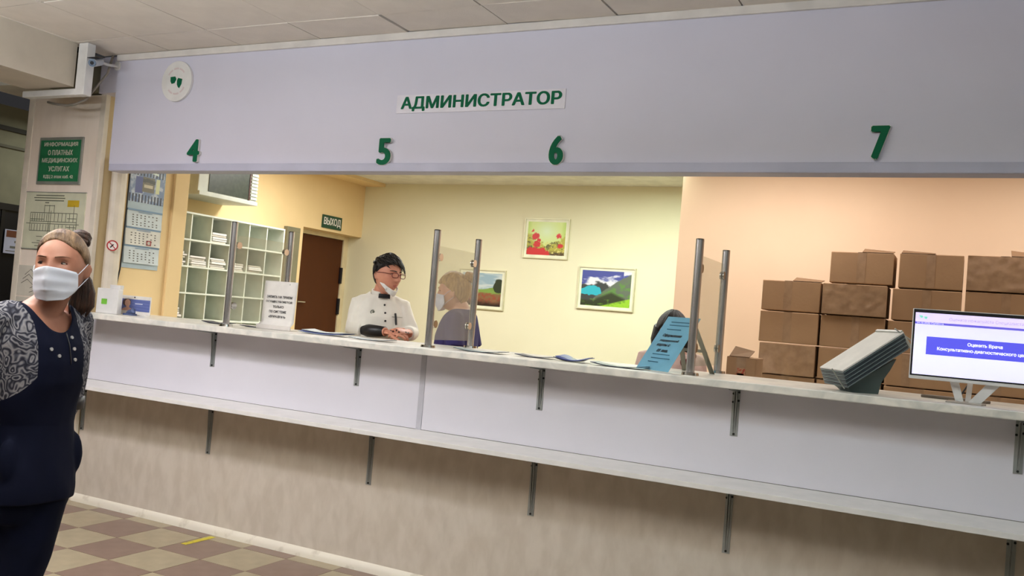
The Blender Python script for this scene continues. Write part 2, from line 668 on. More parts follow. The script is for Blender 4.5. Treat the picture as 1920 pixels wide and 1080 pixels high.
o['kind'] = 'stuff'
inner_floor = sbox('floor_reception', mat('linoleum', (150, 132, 108), 0.5), -6.6, 3.0, 4.26, 8.6, -0.005, 0.0)

# hall ceiling: suspended tiles 0.6 m
ce = struct(MB().box(-9, 5, -5, YF + 0.02, ZC + 0.03, ZC + 0.12).build('ceiling', m_plenum))
CP = 0.6
for ix in range(-2, 9):
    for iy in range(0, 5):
        x0 = -3.993 + ix * CP
        y1 = YF - 0.003 if iy == 0 else 3.779 - (iy - 1) * CP
        y0 = 3.779 if iy == 0 else y1 - CP
        g = 0.0036
        if x0 + CP < -5.1:
            continue
        jig = random.uniform(-0.0015, 0.003)
        t = MB().box(-CP / 2 + g, CP / 2 - g, -(y1 - y0) / 2 + g, (y1 - y0) / 2 - g, 0, 0.014).build('tile', m_ceil, ce)
        cx = x0 + CP / 2
        t.location = (cx + random.uniform(-0.0015, 0.0015), (y0 + y1) / 2 + random.uniform(-0.001, 0.001), ZC + jig)
        t.rotation_euler = (random.uniform(-0.004, 0.004), random.uniform(-0.004, 0.004), random.uniform(-0.002, 0.002))
        if iy == 0 and ix in (1, 3, 4):
            t.rotation_euler = (0.012, 0.006, 0.012)
            t.location.y -= 0.004
MB().box(-9, -5.1, -5, 3.78, ZC, ZC + 0.02).box(-5.1, 5, -5, 1.37, ZC, ZC + 0.02).box(1.41, 5, 1.37, YF - 0.01, ZC, ZC + 0.02).build('outer_field', m_ceil, ce)

# fascia above the counter opening
fa = struct(MB().box(-5.06, 3.0, YF, YF + 0.09, 2.225, ZC + 0.03).build('wall_front', m_panel))
sbox('trim_1', m_fascia_lip, -5.045, 3.0, YF - 0.012, YF + 0.1, 2.178, 2.225, bevel=0.004)
sbox('trim_2', m_trim, -5.06, 3.0, YF - 0.018, YF, 2.9, ZC, bevel=0.003)

# reception shell
sbox('ceiling_reception', m_ceilw, -6.6, 3.0, YF + 0.09, 8.6, 2.82, 2.9)
sbox('wall_back', m_beige, -6.6, -1.0, 8.43, 8.55, 0, 2.82)
sbox('wall_peach', m_pink, -2.08, 3.1, 7.0, 7.2, 0, 2.82)
wl = struct(MB().box(-6.5, -6.2, 4.86, 7.42, 0, 2.82).box(-6.5, -6.2, 7.42, 8.43, 2.2, 2.82).build('wall_left', m_yellow))
sbox('wall_left_recess', m_cream, -6.6, -6.42, 7.42, 8.43, 0, 2.2)
sbox('trim_3', m_yellow, -6.2, -5.93, 4.86, 8.43, 2.785, 2.82)
sbox('wall_calendar', m_yellow, -5.95, -5.18, 4.26, 4.86, 0, 2.82)
sbox('wall_left_end', m_yellow, -6.5, -5.95, 4.8, 4.86, 0, 2.82)
sbox('trim_4', m_yellow, -5.18, -5.155, 4.73, 4.86, 0, 2.82, bevel=0.003)
sbox('trim_pipe', m_guard, -5.2, -5.12, 4.2, 4.3, ZT, 2.3, bevel=0.035)
sbox('wall_reception_right', m_pink, 3.0, 3.1, 4.1, 7.1, 0, 2.82)

# pillar with corner guards
PY = 4.13
pl = struct(MB().box(-5.97, -5.225, PY, PY + 0.13, 0, 2.70).build('pillar', m_stone))
MB().box(-5.225, -5.215, PY + 0.02, PY + 0.13, 0, 2.70).build('side_panel', m_stone_side, pl)
MB().box(-5.255, -5.205, PY - 0.006, PY + 0.03, 0, 2.705).build('corner_guard', m_guard, pl, bevel=0.004)
MB().box(-5.99, -5.93, PY - 0.006, PY + 0.03, 0, 2.705).build('corner_guard', m_guard, pl, bevel=0.004)
MB().box(-5.56, -5.25, 3.96, PY + 0.13, 2.71, ZC).build('upper_core', m_olive, pl)
MB().box(-5.24, -5.06, 4.09, PY + 0.1, 2.70, ZC).build('upper_block', m_panel, pl)

# beam over the hall and cable trunking
sbox('beam', m_beam, -5.56, -5.12, -5, 3.81, 2.665, ZC)
tr = struct(MB().box(-5.095, -5.012, 3.8, 3.86, 2.61, ZC).build('trim_5', m_white, bevel=0.004))
sbox('trim_6', m_white, -5.6, -5.095, 3.8, 3.86, 2.612, 2.652, bevel=0.004)

# dark hall beyond the pillar
hw = struct(MB().box(-8.2, -8.0, -5, 9, 0, 3.0).build('wall_hall_left', m_olive))
sbox('trim_7', mat('hall_rail', (48, 44, 38), 0.8), -8.0, -7.97, 2, 9, 2.77, 2.81)
sbox('trim_8', mat('hall_rail2', (88, 84, 70), 0.8), -8.0, -7.98, 2, 9, 2.615, 2.64)
d2 = struct(MB().box(-8.0, -7.94, 3.5, 7.2, 0, 2.1).build('door_2', m_dark))
MB().box(-7.94, -7.925, 3.5, 3.56, 0, 2.1).box(-7.94, -7.925, 7.14, 7.2, 0, 2.1).box(-7.94, -7.925, 3.5, 7.2, 2.04, 2.1).box(-7.94, -7.93, 5.3, 5.33, 0, 2.04).build('door_frame', m_black, d2)
sbox('wall_hall_end', m_olive, -8.0, -6.55, 8.9, 9.0, 0, 3.0)
# hall walls behind and beside the camera
sbox('wall_hall_rear', mat('hall_paint', (186, 178, 168), 0.85), -8.0, 4.2, -4.6, -4.5, 0, 3.0)
sbox('wall_hall_right', mat('hall_paint', (186, 178, 168), 0.85), 4.1, 4.2, -4.5, 4.1, 0, 3.0)
sbox('wall_hall_front', m_panel, 3.0, 4.2, YF, YF + 0.1, 0, 3.0)

# baseboard in front of the counter
bb = MB()
bb.prism([(0, 0), (0.022, 0), (0.02, 0.02), (0.012, 0.042), (0.0, 0.05)], -5.215, 3.0, 'x')
bb.v = [(x, YB - a, b) for (x, a, b) in bb.v]
struct(bb.build('baseboard_front', mat('baseboard_paint', (232, 224, 208), 0.5, c2=(206, 196, 178), scale=12, fac=(0.3, 0.45)), auto=True))

# door_1: brown door in the recess
dr = struct(MB().box(-6.42, -6.39, 7.565, 8.345, 0.01, 2.15).build('door_1', m_door))
MB().box(-6.42, -6.375, 7.5, 7.56, 0, 2.2).box(-6.42, -6.375, 8.35, 8.43, 0, 2.2).box(-6.42, -6.375, 7.56, 8.35, 2.155, 2.2).build('door_frame', m_cream, dr, bevel=0.003)
for z in (1.75, 1.40):
    MB().box(-6.39, -6.37, 8.325, 8.36, z - 0.09, z + 0.09).tube([(-6.37, 8.345, z - 0.09), (-6.37, 8.345, z + 0.09)], 0.012, 8).build('hinge', m_black, dr)
MB().tube([(-6.39, 7.62, 1.42), (-6.35, 7.62, 1.42)], 0.01, 8).tube([(-6.35, 7.61, 1.42), (-6.35, 7.73, 1.42)], 0.008, 8).build('door_handle', m_chrome2, dr)

# ================================================================== COUNTER
ct = thing('reception_counter', 'long reception counter front with white upper panel and marbled beige lower panel', 'counter', (-1.0, YB + 0.03, 0))
ctx, cty = 1.0, -(YB + 0.03)


def cbox(*b):
    m = MB().box(*b)
    m.v = [(x + ctx, y + cty, z) for x, y, z in m.v]
    return m


cbox(-5.21, 3.0, YB, YB + 0.06, 0.0, 0.782).build('lower_panel', m_lower, ct, label='beige marbled lower panel')
cbox(-5.21, 3.0, YB, YB + 0.06, 0.806, 1.213).build('upper_panel', m_upper, ct, label='smooth white upper panel')
cbox(-2.6, -2.568, YB - 0.003, YB, 0.806, 1.215).build('joint_strip', mat('joint_grey', (188, 186, 194), 0.5), ct)
cbox(-5.21, -2.8145, 3.875, YB + 0.0, 0.782, 0.806).build('shelf_board', m_shelf, ct, bevel=0.002)
cbox(-2.8135, 3.0, 3.875, YB + 0.0, 0.782, 0.806).build('shelf_board', m_shelf, ct, bevel=0.002)
cbox(-5.21, 3.0, YB + 0.06, YB + 0.085, 0.0, 1.19).build('inner_frame', m_lower, ct)
cbox(-5.21, 3.0, YB - 0.0015, YB, 0.806, 0.8085).build('shadow_strip', m_ink_s, ct)  # solid dark strip coloured as the shadow line behind the shelf


def bracket_meshes(depth, drop):
    b = MB().box(-0.017, 0.017, -0.003, 0, -drop, 0).box(-0.017, 0.017, -depth, 0, -0.003, 0)
    for x0 in (-0.006, 0.003):
        b.prism([(-0.003, 0.0), (-0.026, 0.0), (-0.02, -drop * 0.3), (-0.006, -drop * 0.9), (-0.003, -drop * 0.94)], x0, x0 + 0.003, 'x')
        b.prism([(-0.02, -0.003), (-depth * 0.9, -0.003), (-depth * 0.88, -0.007), (-0.05, -0.016), (-0.02, -0.02)], x0, x0 + 0.003, 'x')
    return b.mesh('bracket')


screw_me = MB().tube([(0, -0.003, 0), (0, -0.0068, 0)], 0.0052, 8).mesh('screw')
screw_me.materials.append(m_screw)
for (xs, depth, drop, zt) in (((-5.19, -4.092, -3.013, -1.887, -0.913, 0.215, 1.3, 2.4), 0.16, 0.222, 1.215),
                              ((-5.19, -4.062, -2.874, -1.887, -0.909, 0.21, 1.3, 2.4), 0.26, 0.316, 0.782)):
    bm_ = bracket_meshes(depth, drop)
    bm_.materials.append(m_steel)
    for x in xs:
        o = bpy.data.objects.new('bracket', bm_)
        o.parent = ct
        o.location = (x + ctx, YB + cty, zt)
        COL.objects.link(o)
        for (sx, sz) in ((-0.0125, -0.03), (0.0125, -0.022), (-0.0125, -0.068), (0.0125, -0.06), (0.0, -drop + 0.010)):
            q = bpy.data.objects.new('screw', screw_me)
            q.location = (sx, 0, sz)
            q.parent = o
            COL.objects.link(q)

# worktop
wt = MB().box(-4.07, 4.07, -0.33, 0.33, -0.034, 0).build('countertop', m_marble, bevel=0.004)
wt.location = (-1.07, 4.3, ZT)
tag(wt, 'long pale marbled worktop running across the whole reception counter', 'countertop')

# ================================================================== FASCIA SIGNS
# round emblem
em = thing('emblem_disc', 'round white emblem disc with green figure at the left end of the fascia', 'sign', (-4.5, YF, 2.742))
MB().tube([(0, 0, 0), (0, -0.018, 0)], 0.128, 48).build('disc', m_white, em, auto=True, bevel=0.002)
e = MB()
e.prism([(-0.052, 0.028), (-0.012, 0.03), (0.0, 0.012), (-0.014, -0.012), (-0.038, -0.016), (-0.05, 0.0)], -0.0195, -0.018)
e.prism([(0.006, 0.004), (0.014, 0.02), (0.05, 0.012), (0.046, -0.02), (0.03, -0.046), (0.018, -0.038), (0.008, -0.022)], -0.0195, -0.018)
e.build('green_figure', m_green, em)
e = MB()
for (a0, a1) in ((40, 75), (80, 110), (118, 150), (220, 250), (256, 290), (298, 330)):
    e.ring((0, 0), 0.075, 0.086, -0.0188, -0.018, 10, math.radians(a0), math.radians(a1))
e.build('faded_ring_print', mat('faded_pink', (222, 206, 206), 0.6), em)

# АДМИНИСТРАТОР
ad = thing('administrator_sign', 'white strip lettered АДМИНИСТРАТОР in green capitals in the middle of the fascia', 'sign', (-2.338, YF, 2.547), rot=(0, 0, 0))
MB().box(-0.5, 0.5, -0.004, 0, -0.05, 0.05).build('plate', mat('plate_white', (226, 222, 232), 0.35), ad, bevel=0.001)
text('АДМИНИСТРАТОР', 0.945, 0.078, (0.005, -0.004, 0.0), m_green, ad, depth=0.001, heavy=0.0042)

for n, x0, x1, z0, z1, lab in (('4', -4.352, -4.25, 2.233, 2.372, 'green number 4 under the round emblem'),
                               ('5', -2.93, -2.84, 2.213, 2.36, 'green number 5 below the start of the lettered strip'),
                               ('6', -1.898, -1.82, 2.213, 2.358, 'green number 6 below the end of the lettered strip'),
                               ('7', -0.41, -0.334, 2.235, 2.378, 'green number 7 alone near the far end of the fascia')):
    t = thing('number_sign', lab, 'number', ((x0 + x1) / 2, YF, (z0 + z1) / 2))
    text(n, x1 - x0 - 0.012, z1 - z0 - 0.003, (0, 0, 0), m_white, t, depth=0.016, heavy=0.0085, name='backing')
    text(n, x1 - x0 - 0.016, z1 - z0 - 0.007, (0, -0.016, 0), m_green, t, depth=0.003, heavy=0.0078, name='numeral')

# ================================================================== SECURITY CAMERA
sc = thing('security_camera', 'small white security camera under the ceiling beside the trunking', 'camera', (-5.1, 3.98, 2.87))
MB().tube([(0.035, 0.11, 0.0), (0.035, 0.09, 0)], 0.03, 16).tube([(0.035, 0.1, 0), (0.06, 0.0, -0.02), (0.10, -0.09, -0.03)], 0.009, 8).build('mount', m_white, sc, auto=True)
MB().tube([(0.09, -0.085, -0.025), (0.165, -0.195, -0.068)], 0.026, 16).build('housing', mat('camera_grey', (196, 202, 210), 0.4), sc, auto=True)
MB().tube([(0.165, -0.195, -0.068), (0.169, -0.201, -0.0703)], 0.023, 16).build('lens_ring', mat('lens_blue', (96, 116, 140), 0.3), sc, auto=True)
MB().tube([(0.169, -0.201, -0.0703), (0.171, -0.2035, -0.0715)], 0.011, 12).build('lens', m_black, sc)
MB().tube([(0.08, -0.075, 0.006), (0.17, -0.205, -0.042)], 0.03, 12, flat=0.12).build('visor', m_black, sc, smooth=True)
cc = MB().tube([(-5.075, 4.04, 2.93), (-5.06, 4.0, 2.80), (-5.08, 3.93, 2.68), (-5.12, 3.91, 2.61), (-5.2, 3.90, 2.58), (-5.3, 3.91, 2.575), (-5.42, 3.92, 2.59), (-5.52, 3.93, 2.61)], 0.008, 8).build('camera_cable', mat('cable_grey', (140, 132, 122), 0.5), smooth=True)
tag(cc, 'grey cable sagging from the security camera along the trunking', 'cable')

# ================================================================== PILLAR SIGNS
gs = thing('info_plaque', 'green information plaque with white text and grey frame high on the pillar', 'sign', (-5.606, PY, 2.255))
MB().box(-0.222, 0.222, -0.012, 0, -0.163, 0.163).build('frame', m_alu, gs, bevel=0.003)
MB().box(-0.205, 0.205, -0.0135, -0.012, -0.142, 0.142).build('panel', m_green2, gs)
for i, (s, wd) in enumerate((('ИНФОРМАЦИЯ', 0.34), ('О ПЛАТНЫХ', 0.25), ('МЕДИЦИНСКИХ', 0.36), ('УСЛУГАХ', 0.21), ('КДЦ 2 этаж каб. 42', 0.30))):
    text(s, wd, 0.034 if i < 4 else 0.026, (0.005, -0.0135, 0.112 - i * 0.056), m_paper_g, gs, heavy=0.0014)

ep = thing('evacuation_plan', 'pale evacuation plan with floor drawing hung on the pillar below the green plaque', 'plan', (-5.615, PY, 1.85))
MB().box(-0.305, 0.305, -0.006, 0, -0.205, 0.185).build('sheet', mat('plan_paper', (212, 212, 186), 0.5), ep)
MB().box(-0.307, 0.307, -0.009, -0.0, -0.212, -0.205).box(-0.307, 0.307, -0.008, 0, 0.185, 0.19).build('clip_rail', m_alu, ep)
L = MB()
th = 0.0022


def hl(x0, x1, z):
    L.box(x0, x1, -0.0068, -0.006, z - th, z + th)


def vl(x, z0, z1):
    L.box(x - th, x + th, -0.0068, -0.006, z0, z1)


for z, a, b in ((0.165, -0.2, 0.09), (0.148, -0.22, 0.1), (0.13, -0.21, 0.09), (0.115, -0.1, -0.06)):
    L.box(a, b, -0.0068, -0.006, z - 0.003, z + 0.003)
hl(-0.24, 0.235, 0.045); hl(-0.24, 0.235, -0.08); hl(-0.28, 0.26, -0.03); hl(-0.24, 0.235, -0.015); hl(-0.1, 0.0, 0.095); hl(-0.24, -0.1, 0.0)
vl(-0.24, -0.08, 0.045); vl(0.235, -0.08, 0.045); vl(-0.1, 0.045, 0.1); vl(0.0, 0.045, 0.1); vl(-0.05, -0.1, 0.1); vl(-0.03, -0.1, 0.06); vl(0.2, 0.045, 0.1)
for k in range(7):
    vl(-0.22 + k * 0.025, -0.015, 0.04)
    vl(-0.22 + k * 0.03, -0.078, -0.035)
for k in range(6):
    vl(0.01 + k * 0.038, -0.012, 0.042)
    vl(0.02 + k * 0.038, -0.078, -0.035)
hl(0.14, 0.23, 0.01); hl(0.14, 0.23, -0.05); hl(-0.16, -0.1, -0.12); hl(-0.15, -0.07, -0.15); hl(-0.2, -0.07, -0.165); hl(-0.17, -0.08, -0.185)
L.build('plan_drawing', mat('plan_ink', (92, 96, 78), 0.7), ep)
MB().box(0.13, 0.245, -0.0066, -0.006, 0.09, 0.135).build('yellow_label', mat('label_yellow', (206, 172, 40), 0.6), ep)
for s_, z in ((0, 1.42), (1, 1.2)):
    pp = thing('line_drawing', 'grey sheet of line drawings pinned low on the pillar' + (', upper one' if not s_ else ', lower one'), 'poster', (-5.78, PY, z))
    MB().box(-0.17, 0.17, -0.003, 0, -0.105, 0.105).build('sheet', m_paper_g, pp)
    g = MB()
    for k in range(5):
        a = random.uniform(-0.12, 0.05)
        g.tube([(a, -0.0035, -0.08 + k * 0.03), (a + 0.06, -0.0035, -0.06 + k * 0.035), (a + 0.12, -0.0035, -0.085 + k * 0.03)], 0.0022, 5)
    g.build('drawing_ink', m_ink_s, pp)

ns = thing('no_smoking_sticker', 'round red no smoking sticker on the pale pipe next to the wall calendar', 'sticker', (-5.112, 4.206, 1.70), PI / 2 * 0.62)
MB().tube([(0, -0.004, 0), (0, -0.005, 0)], 0.033, 28).build('disc', m_paper, ns)
r_ = MB().ring((0, 0), 0.028, 0.036, -0.0065, -0.004, 28)
r_.tube([(-0.022, -0.006, 0.022), (0.022, -0.006, -0.022)], 0.003, 6)
r_.build('red_ring', m_red, ns)
MB().tube([(-0.012, -0.0055, -0.014), (0.006, -0.0055, 0.008)], 0.0045, 6).build('cigarette', m_ink, ns)

hn = thing('door_notice', 'small white and brown notice on the dark hall door beyond the pillar', 'notice', (-7.92, 5.46, 1.765), PI / 2)
MB().box(-0.12, 0.12, -0.003, 0, -0.12, 0.1).build('sheet', mat('notice_white', (186, 188, 214), 0.6), hn)
MB().box(-0.105, 0.105, -0.004, -0.003, 0.03, 0.092).build('brown_print', mat('brown_print', (110, 62, 40), 0.6), hn)
MB().box(-0.06, 0.1, -0.004, -0.003, -0.07, -0.05).box(-0.1, 0.1, -0.004, -0.003, -0.1, -0.093).box(-0.02, 0.1, -0.004, -0.003, -0.02, 0.0).build('grey_print', m_ink_s, hn)

# ================================================================== CALENDAR WALL
cal = thing('wall_calendar', 'three month wall calendar with pale blue sheets on the yellow side wall', 'calendar', (-5.18, 4.5, 1.95), PI / 2)
MB().box(-0.155, 0.155, -0.006, 0, -0.385, 0.33).build('backing_card', mat('calendar_card', (186, 204, 212), 0.6), cal)


def cal_top(u, v):
    base = np.ones(u.shape + (3,)) * C(120, 140, 176)
    base = mixc(base, C(190, 200, 214), (fbm(u * 1, v, 3, 4, 9) - 0.45) * 5)
    base = mixc(base, C(36, 42, 66), (np.sin(u * 70) > 0.1) & ((v < 0.22) | (v > 0.72)))
    base = mixc(base, C(226, 240, 232), (np.abs(v - (0.9 - 0.25 * np.maximum(u - 0.45, 0))) < 0.03) & (u < 0.8))
    base = mixc(base, C(76, 86, 150), (u > 0.15) & (u < 0.38) & (v > 0.25) & (v < 0.68))
    base = mixc(base, C(112, 104, 84), (u > 0.36) & (u < 0.7) & (v > 0.3) & (v < 0.7))
    base = mixc(base, C(206, 196, 168), (u > 0.4) & (u < 0.66) & (v > 0.42) & (v < 0.5))
    base = mixc(base, C(60, 60, 50), (u > 0.36) & (u < 0.72) & (np.abs(v - 0.62 + 0.2 * np.abs(u - 0.5)) < 0.05))
    base = mixc(base, C(222, 226, 176), (u > 0.74) & (u < 0.86) & (v > 0.3) & (v < 0.7))
    return base


painted('top_picture', 0.3, 0.26, 90, 60, cal_top, m_print, cal, (0, -0.0075, 0.205))
for k in range(3):
    zc = -0.045 - k * 0.125 + 0.0
    sh = MB().grid(lambda u, v: ((u - 0.5) * 0.3, -0.008 - 0.008 * (1 - v) ** 2, zc - 0.055 + v * 0.118), 6, 8).build(
        'month_sheet', mat('month_paper', (214, 224, 226), 0.7) if k != 1 else mat('month_paper_mid', (228, 226, 216), 0.7), cal)
    sh.modifiers.new('solid', 'SOLIDIFY').thickness = 0.001
    MB().box(-0.15, 0.15, -0.012, -0.0075, zc + 0.058, zc + 0.07).box(-0.06, 0.06, -0.0125, -0.012, zc + 0.048, zc + 0.053).build('month_header', mat('month_header', (132, 160, 186), 0.6), cal)
    g = MB()
    for r in range(5):
        for c in range(7):
            if random.random() < 0.9:
                x = -0.1 + c * 0.034
                z = zc + 0.03 - r * 0.017
                yy = -0.0092 - 0.008 * (1 - (z - (zc - 0.055)) / 0.118) ** 2
                g.box(x - 0.006, x + 0.006, yy - 0.0006, yy, z - 0.0035, z + 0.0035)
    g.build('date_print', m_ink_s, cal)
mk = MB()
x, z = 0.047, -0.2
mk.box(x - 0.02, x + 0.02, -0.02, -0.018, z + 0.012, z + 0.017).box(x - 0.02, x + 0.02, -0.02, -0.018, z - 0.017, z - 0.012).box(x - 0.02, x - 0.014, -0.02, -0.018, z - 0.017, z + 0.017).box(x + 0.014, x + 0.02, -0.02, -0.018, z - 0.017, z + 0.017)
mk.build('red_date_marker', m_red, cal)
wc = MB().tube([(-5.165, 4.335, 2.3), (-5.165, 4.335, 1.95), (-5.165, 4.333, 1.7), (-5.16, 4.325, 1.55), (-5.15, 4.30, 1.44), (-5.14, 4.27, 1.37)], 0.005, 6).build('wall_cable', m_black, smooth=True)
tag(wc, 'black cable running down the side wall left of the calendar', 'cable')

# QR-less holder and desk stand on the counter
qh = thing('white_box_holder', 'upright white holder with a green patch at the left end of the counter', 'holder', (-5.03, 4.15, ZT), 0.12)
MB().box(-0.088, 0.088, -0.012, 0.03, 0, 0.165).build('body', m_white, qh, bevel=0.004)
MB().box(0.0, 0.088, 0.002, 0.032, 0.165, 0.19).build('upper_lip', m_white, qh, bevel=0.002)
MB().box(-0.045, 0.0, -0.0135, -0.012, 0.06, 0.095).build('green_patch', mat('patch_green', (122, 196, 64), 0.6), qh)

ds = thing('desk_poster_stand', 'small desk stand with a blue picture of a woman near the calendar wall', 'stand', (-4.96, 4.3, ZT), -0.05)


def face_ad(u, v):
    b = np.ones(u.shape + (3,)) * C(92, 106, 168)
    b = mixc(b, C(120, 134, 190), (np.sin(v * 25 + u * 4) > 0.6) * 0.5 * (u > 0.4))
    d = ((u - 0.25) / 0.10) ** 2 + ((v - 0.66) / 0.30) ** 2
    b = mixc(b, C(74, 50, 48), (((u - 0.22) / 0.14) ** 2 + ((v - 0.7) / 0.34) ** 2) < 1)
    b = mixc(b, C(206, 160, 140), d < 1)
    b = mixc(b, C(206, 160, 140), (np.abs(u - 0.27) < 0.05) & (v < 0.5))
    b = mixc(b, C(198, 152, 134), (v < 0.3 - 1.6 * (u - 0.26) ** 2 * 4) & (u < 0.5))
    b = mixc(b, C(226, 230, 240), (np.abs(v - 0.62) < 0.035) & (u > 0.5) & (u < 0.76))
    return b


MB().box(-0.16, 0.16, 0, 0.004, 0.0, 0.128).box(-0.16, 0.16, -0.03, 0.004, 0.0, 0.006).build('board', m_paper, ds)
painted('picture', 0.296, 0.078, 70, 30, face_ad, m_print, ds, (0.006, -0.001, 0.066))
MB().ball((0.0, -0.001, 0.118), 0.005, 8, 6).build('pin', m_black, ds)
gb = MB().tube([(-0.03, 0, 0.012), (-0.01, 0.0, 0.02), (0.02, 0.005, 0.03), (0.04, 0, 0.016)], [0.008, 0.016, 0.02, 0.008], 8).box(-0.05, 0.04, -0.015, 0.02, 0, 0.012).build('blue_clip', mat('clip_blue', (78, 92, 132), 0.5), smooth=False)
gb.location = (-4.9, 4.22, ZT)
tag(gb, 'small blue crumpled item in front of the desk poster stand', 'clip')

# ================================================================== GLASS PARTITIONS


def partition(x, ya, yb, label, dx=0.0, ztop=1.875, zg0=1.29, zg1=1.80):
    t = thing('glass_partition', label, 'partition', (x, ya, ZT), math.atan2(-dx, yb - ya))
    Ln = math.hypot(dx, yb - ya)
    h = ztop - ZT
    for y in (0.0, Ln):
        p = MB().tube([(0, y, 0.012), (0, y, h)], 0.0195, 24).build('post', m_chrome, t, auto=True)
        MB().tube([(0, y, h - 0.002), (0, y, h + 0.004)], 0.0195, 24).build('cap', m_chrome2, p, auto=True)
        MB().tube([(0, y, 0.0), (0, y, 0.012)], [0.04, 0.038], 24).build('base_flange', m_chrome2, t, auto=True)
    MB().box(-0.003, 0.003, 0.035, Ln - 0.035, zg0 - ZT, zg1 - ZT).build('glass_pane', m_glass, t, label='glass pane with the reflected haze in its colour')
    for (y, s) in ((0.0, 1), (Ln, -1)):
        for z in (zg1 - ZT - 0.06, zg0 - ZT + 0.085):
            c = MB()
            c.tube([(-0.011, y + s * 0.042, z), (-0.004, y + s * 0.042, z)], 0.021, 16)
            c.tube([(0.004, y + s * 0.042, z), (0.011, y + s * 0.042, z)], 0.021, 16)
            c.tube([(0, y + s * 0.015, z), (0, y + s * 0.036, z)], 0.009, 8)
            c.build('glass_clamp', m_chrome2, t, auto=True)


partition(-3.955, 4.11, 4.6, 'glass partition with two steel posts left of the white paper sign', dx=0.02)
partition(-2.55, 4.14, 4.6, 'glass partition with two steel posts in front of the blonde woman', dx=0.0, zg1=1.795)
partition(-1.12, 4.115, 4.63, 'glass partition with two steel posts beside the blue sign', zg1=1.805)

# ================================================================== THINGS ON THE COUNTER
ps = thing('paper_sign', 'white A4 notice with black lines of text standing on the counter before the door', 'sign', (-3.75, 4.32, ZT), -0.02)
MB().grid(lambda u, v: ((u - 0.5) * 0.262, 0.012 * v + (-0.02 if v < 0.08 else 0.006 * math.cos(u * 5) * (1 - v)), 0.004 + v * 0.292), 10, 14).build('sheet', m_paper, ps, smooth=True).modifiers.new('s', 'SOLIDIFY').thickness = 0.001
MB().box(-0.135, 0.135, -0.03, -0.026, 0.0, 0.028).box(-0.135, 0.135, -0.03, 0.04, 0, 0.003).build('holder_base', mat('clear_holder', (222, 216, 210), 0.2), ps)
MB().ball((0.07, 0.011, 0.28), 0.004, 8, 6).build('pin', m_alu, ps)
for i, (s, wd) in enumerate((('ЗАПИСЬ НА ПРИЕМ', 0.20), ('ОСУЩЕСТВЛЯЕТСЯ', 0.205), ('ТОЛЬКО', 0.085), ('ПО СИСТЕМЕ', 0.135), ('«ВРАЧ-ВРАЧ»', 0.135))):
    z = 0.2 - i * 0.030
    text(s, wd, 0.0145, (0.0, 0.012 * z / 0.296 - 0.0048 * (1 - z / 0.296) - 0.0026, z), m_ink, ps, rot=(-0.055, 0, 0), heavy=0.0006)


def leaflet(label, x, y, rz, L=0.2, W=0.1, curl=0.012, m=None, lift=0.0, n=1):
    t = thing('leaflet', label, 'leaflet', (x, y, ZT + 0.001), rz, 'leaflets lying along the counter')
    for k in range(n):
        ph = k * 0.9
        for nm, mm, dz in (('printed_side', m_navyp, 0.0), ('upper_side', m or m_navyp, 0.0014)):
            o = MB().grid(lambda u, v: ((u - 0.5) * L + k * 0.008, (v - 0.5) * W + k * 0.006, 0.001 + dz + k * 0.006 + curl * (4 * (u - 0.5) ** 2) + lift * math.sin(u * PI * 1.5 + ph) ** 2 * v), 14, 3).build(nm, mm if k != 1 else m_blue, t, smooth=True)
            o.modifiers.new('s', 'SOLIDIFY').thickness = 0.0013
    return t


leaflet('dark leaflet lying left of the first glass partition post', -4.2, 4.3, -0.05, 0.2, 0.1, 0.01)
leaflet('dark flat leaflet between the first partition posts and the paper sign', -3.93, 4.35, 0.1, 0.2, 0.08, 0.004)
leaflet('fan of blue and white leaflets lying in front of the brown door', -3.36, 4.3, 0.0, 0.31, 0.12, 0.008, m_leafw, 0.006, 3)
leaflet('dark leaflet lying in front of the person in the white coat', -2.98, 4.24, 0.02, 0.26, 0.1, 0.008, m_leafw)
leaflet('dark leaflet at the foot of the middle partition rear post', -2.26, 4.2, 0.03, 0.27, 0.12, 0.01, mat('leaflet_grey_blue', (120, 136, 140), 0.4))
leaflet('thin dark leaflet lying between the middle partition and the curled one', -1.96, 4.24, 0.0, 0.2, 0.1, 0.008)
leaflet('curled dark leaflet pair lying halfway to the blue sign', -1.74, 4.2, -0.06, 0.17, 0.1, 0.014, m_navyp, 0.012, 2)
leaflet('dark leaflet lying just before the blue sign', -1.47, 4.14, 0.0, 0.26, 0.12, 0.012)

# blue tent sign: front sheet leaning, grey rear leg
a_ = math.radians(-26)
bs = thing('blue_sign', 'light blue leaning notice with handwritten style text beside the glass partition', 'sign', (-1.325, 4.185, ZT), a_)
sh = MB()
lean = 0.20
hh = 0.33
sh.grid(lambda u, v: ((u - 0.5) * 0.21, v * lean, 0.002 + v * math.sqrt(hh ** 2 - lean ** 2)), 4, 6)
sh.build('sheet', m_lblue, bs).modifiers.new('s', 'SOLIDIFY').thickness = 0.0015
ang = -math.asin(lean / hh)
hz = math.sqrt(hh ** 2 - lean ** 2)
for s, wd, ht, v, xo in (('Оформление', 0.12, 0.022, 0.64, 0.0), ('первичной', 0.12, 0.018, 0.545, 0.0), ('карты с', 0.085, 0.018, 0.455, -0.02), ('01 янв.', 0.07, 0.018, 0.36, -0.005)):
    text(s, wd, ht, (xo, v * lean - 0.0035, 0.002 + v * hz), m_ink, bs, rot=(ang, 0, 0), shear=0.25, heavy=0.0008)
for v, a, b in ((0.9, -0.06, 0.08), (0.84, -0.06, 0.09), (0.76, -0.06, 0.03), (0.29, -0.055, 0.055), (0.22, -0.05, 0.07), (0.15, -0.055, 0.01)):
    y, z = v * lean - 0.003, 0.002 + v * hz
    MB().box(a, b, y - 0.0006, y + 0.0006, z - 0.0022, z + 0.0022).build('faint_text_line', mat('faint_ink', (66, 116, 140), 0.7), bs)
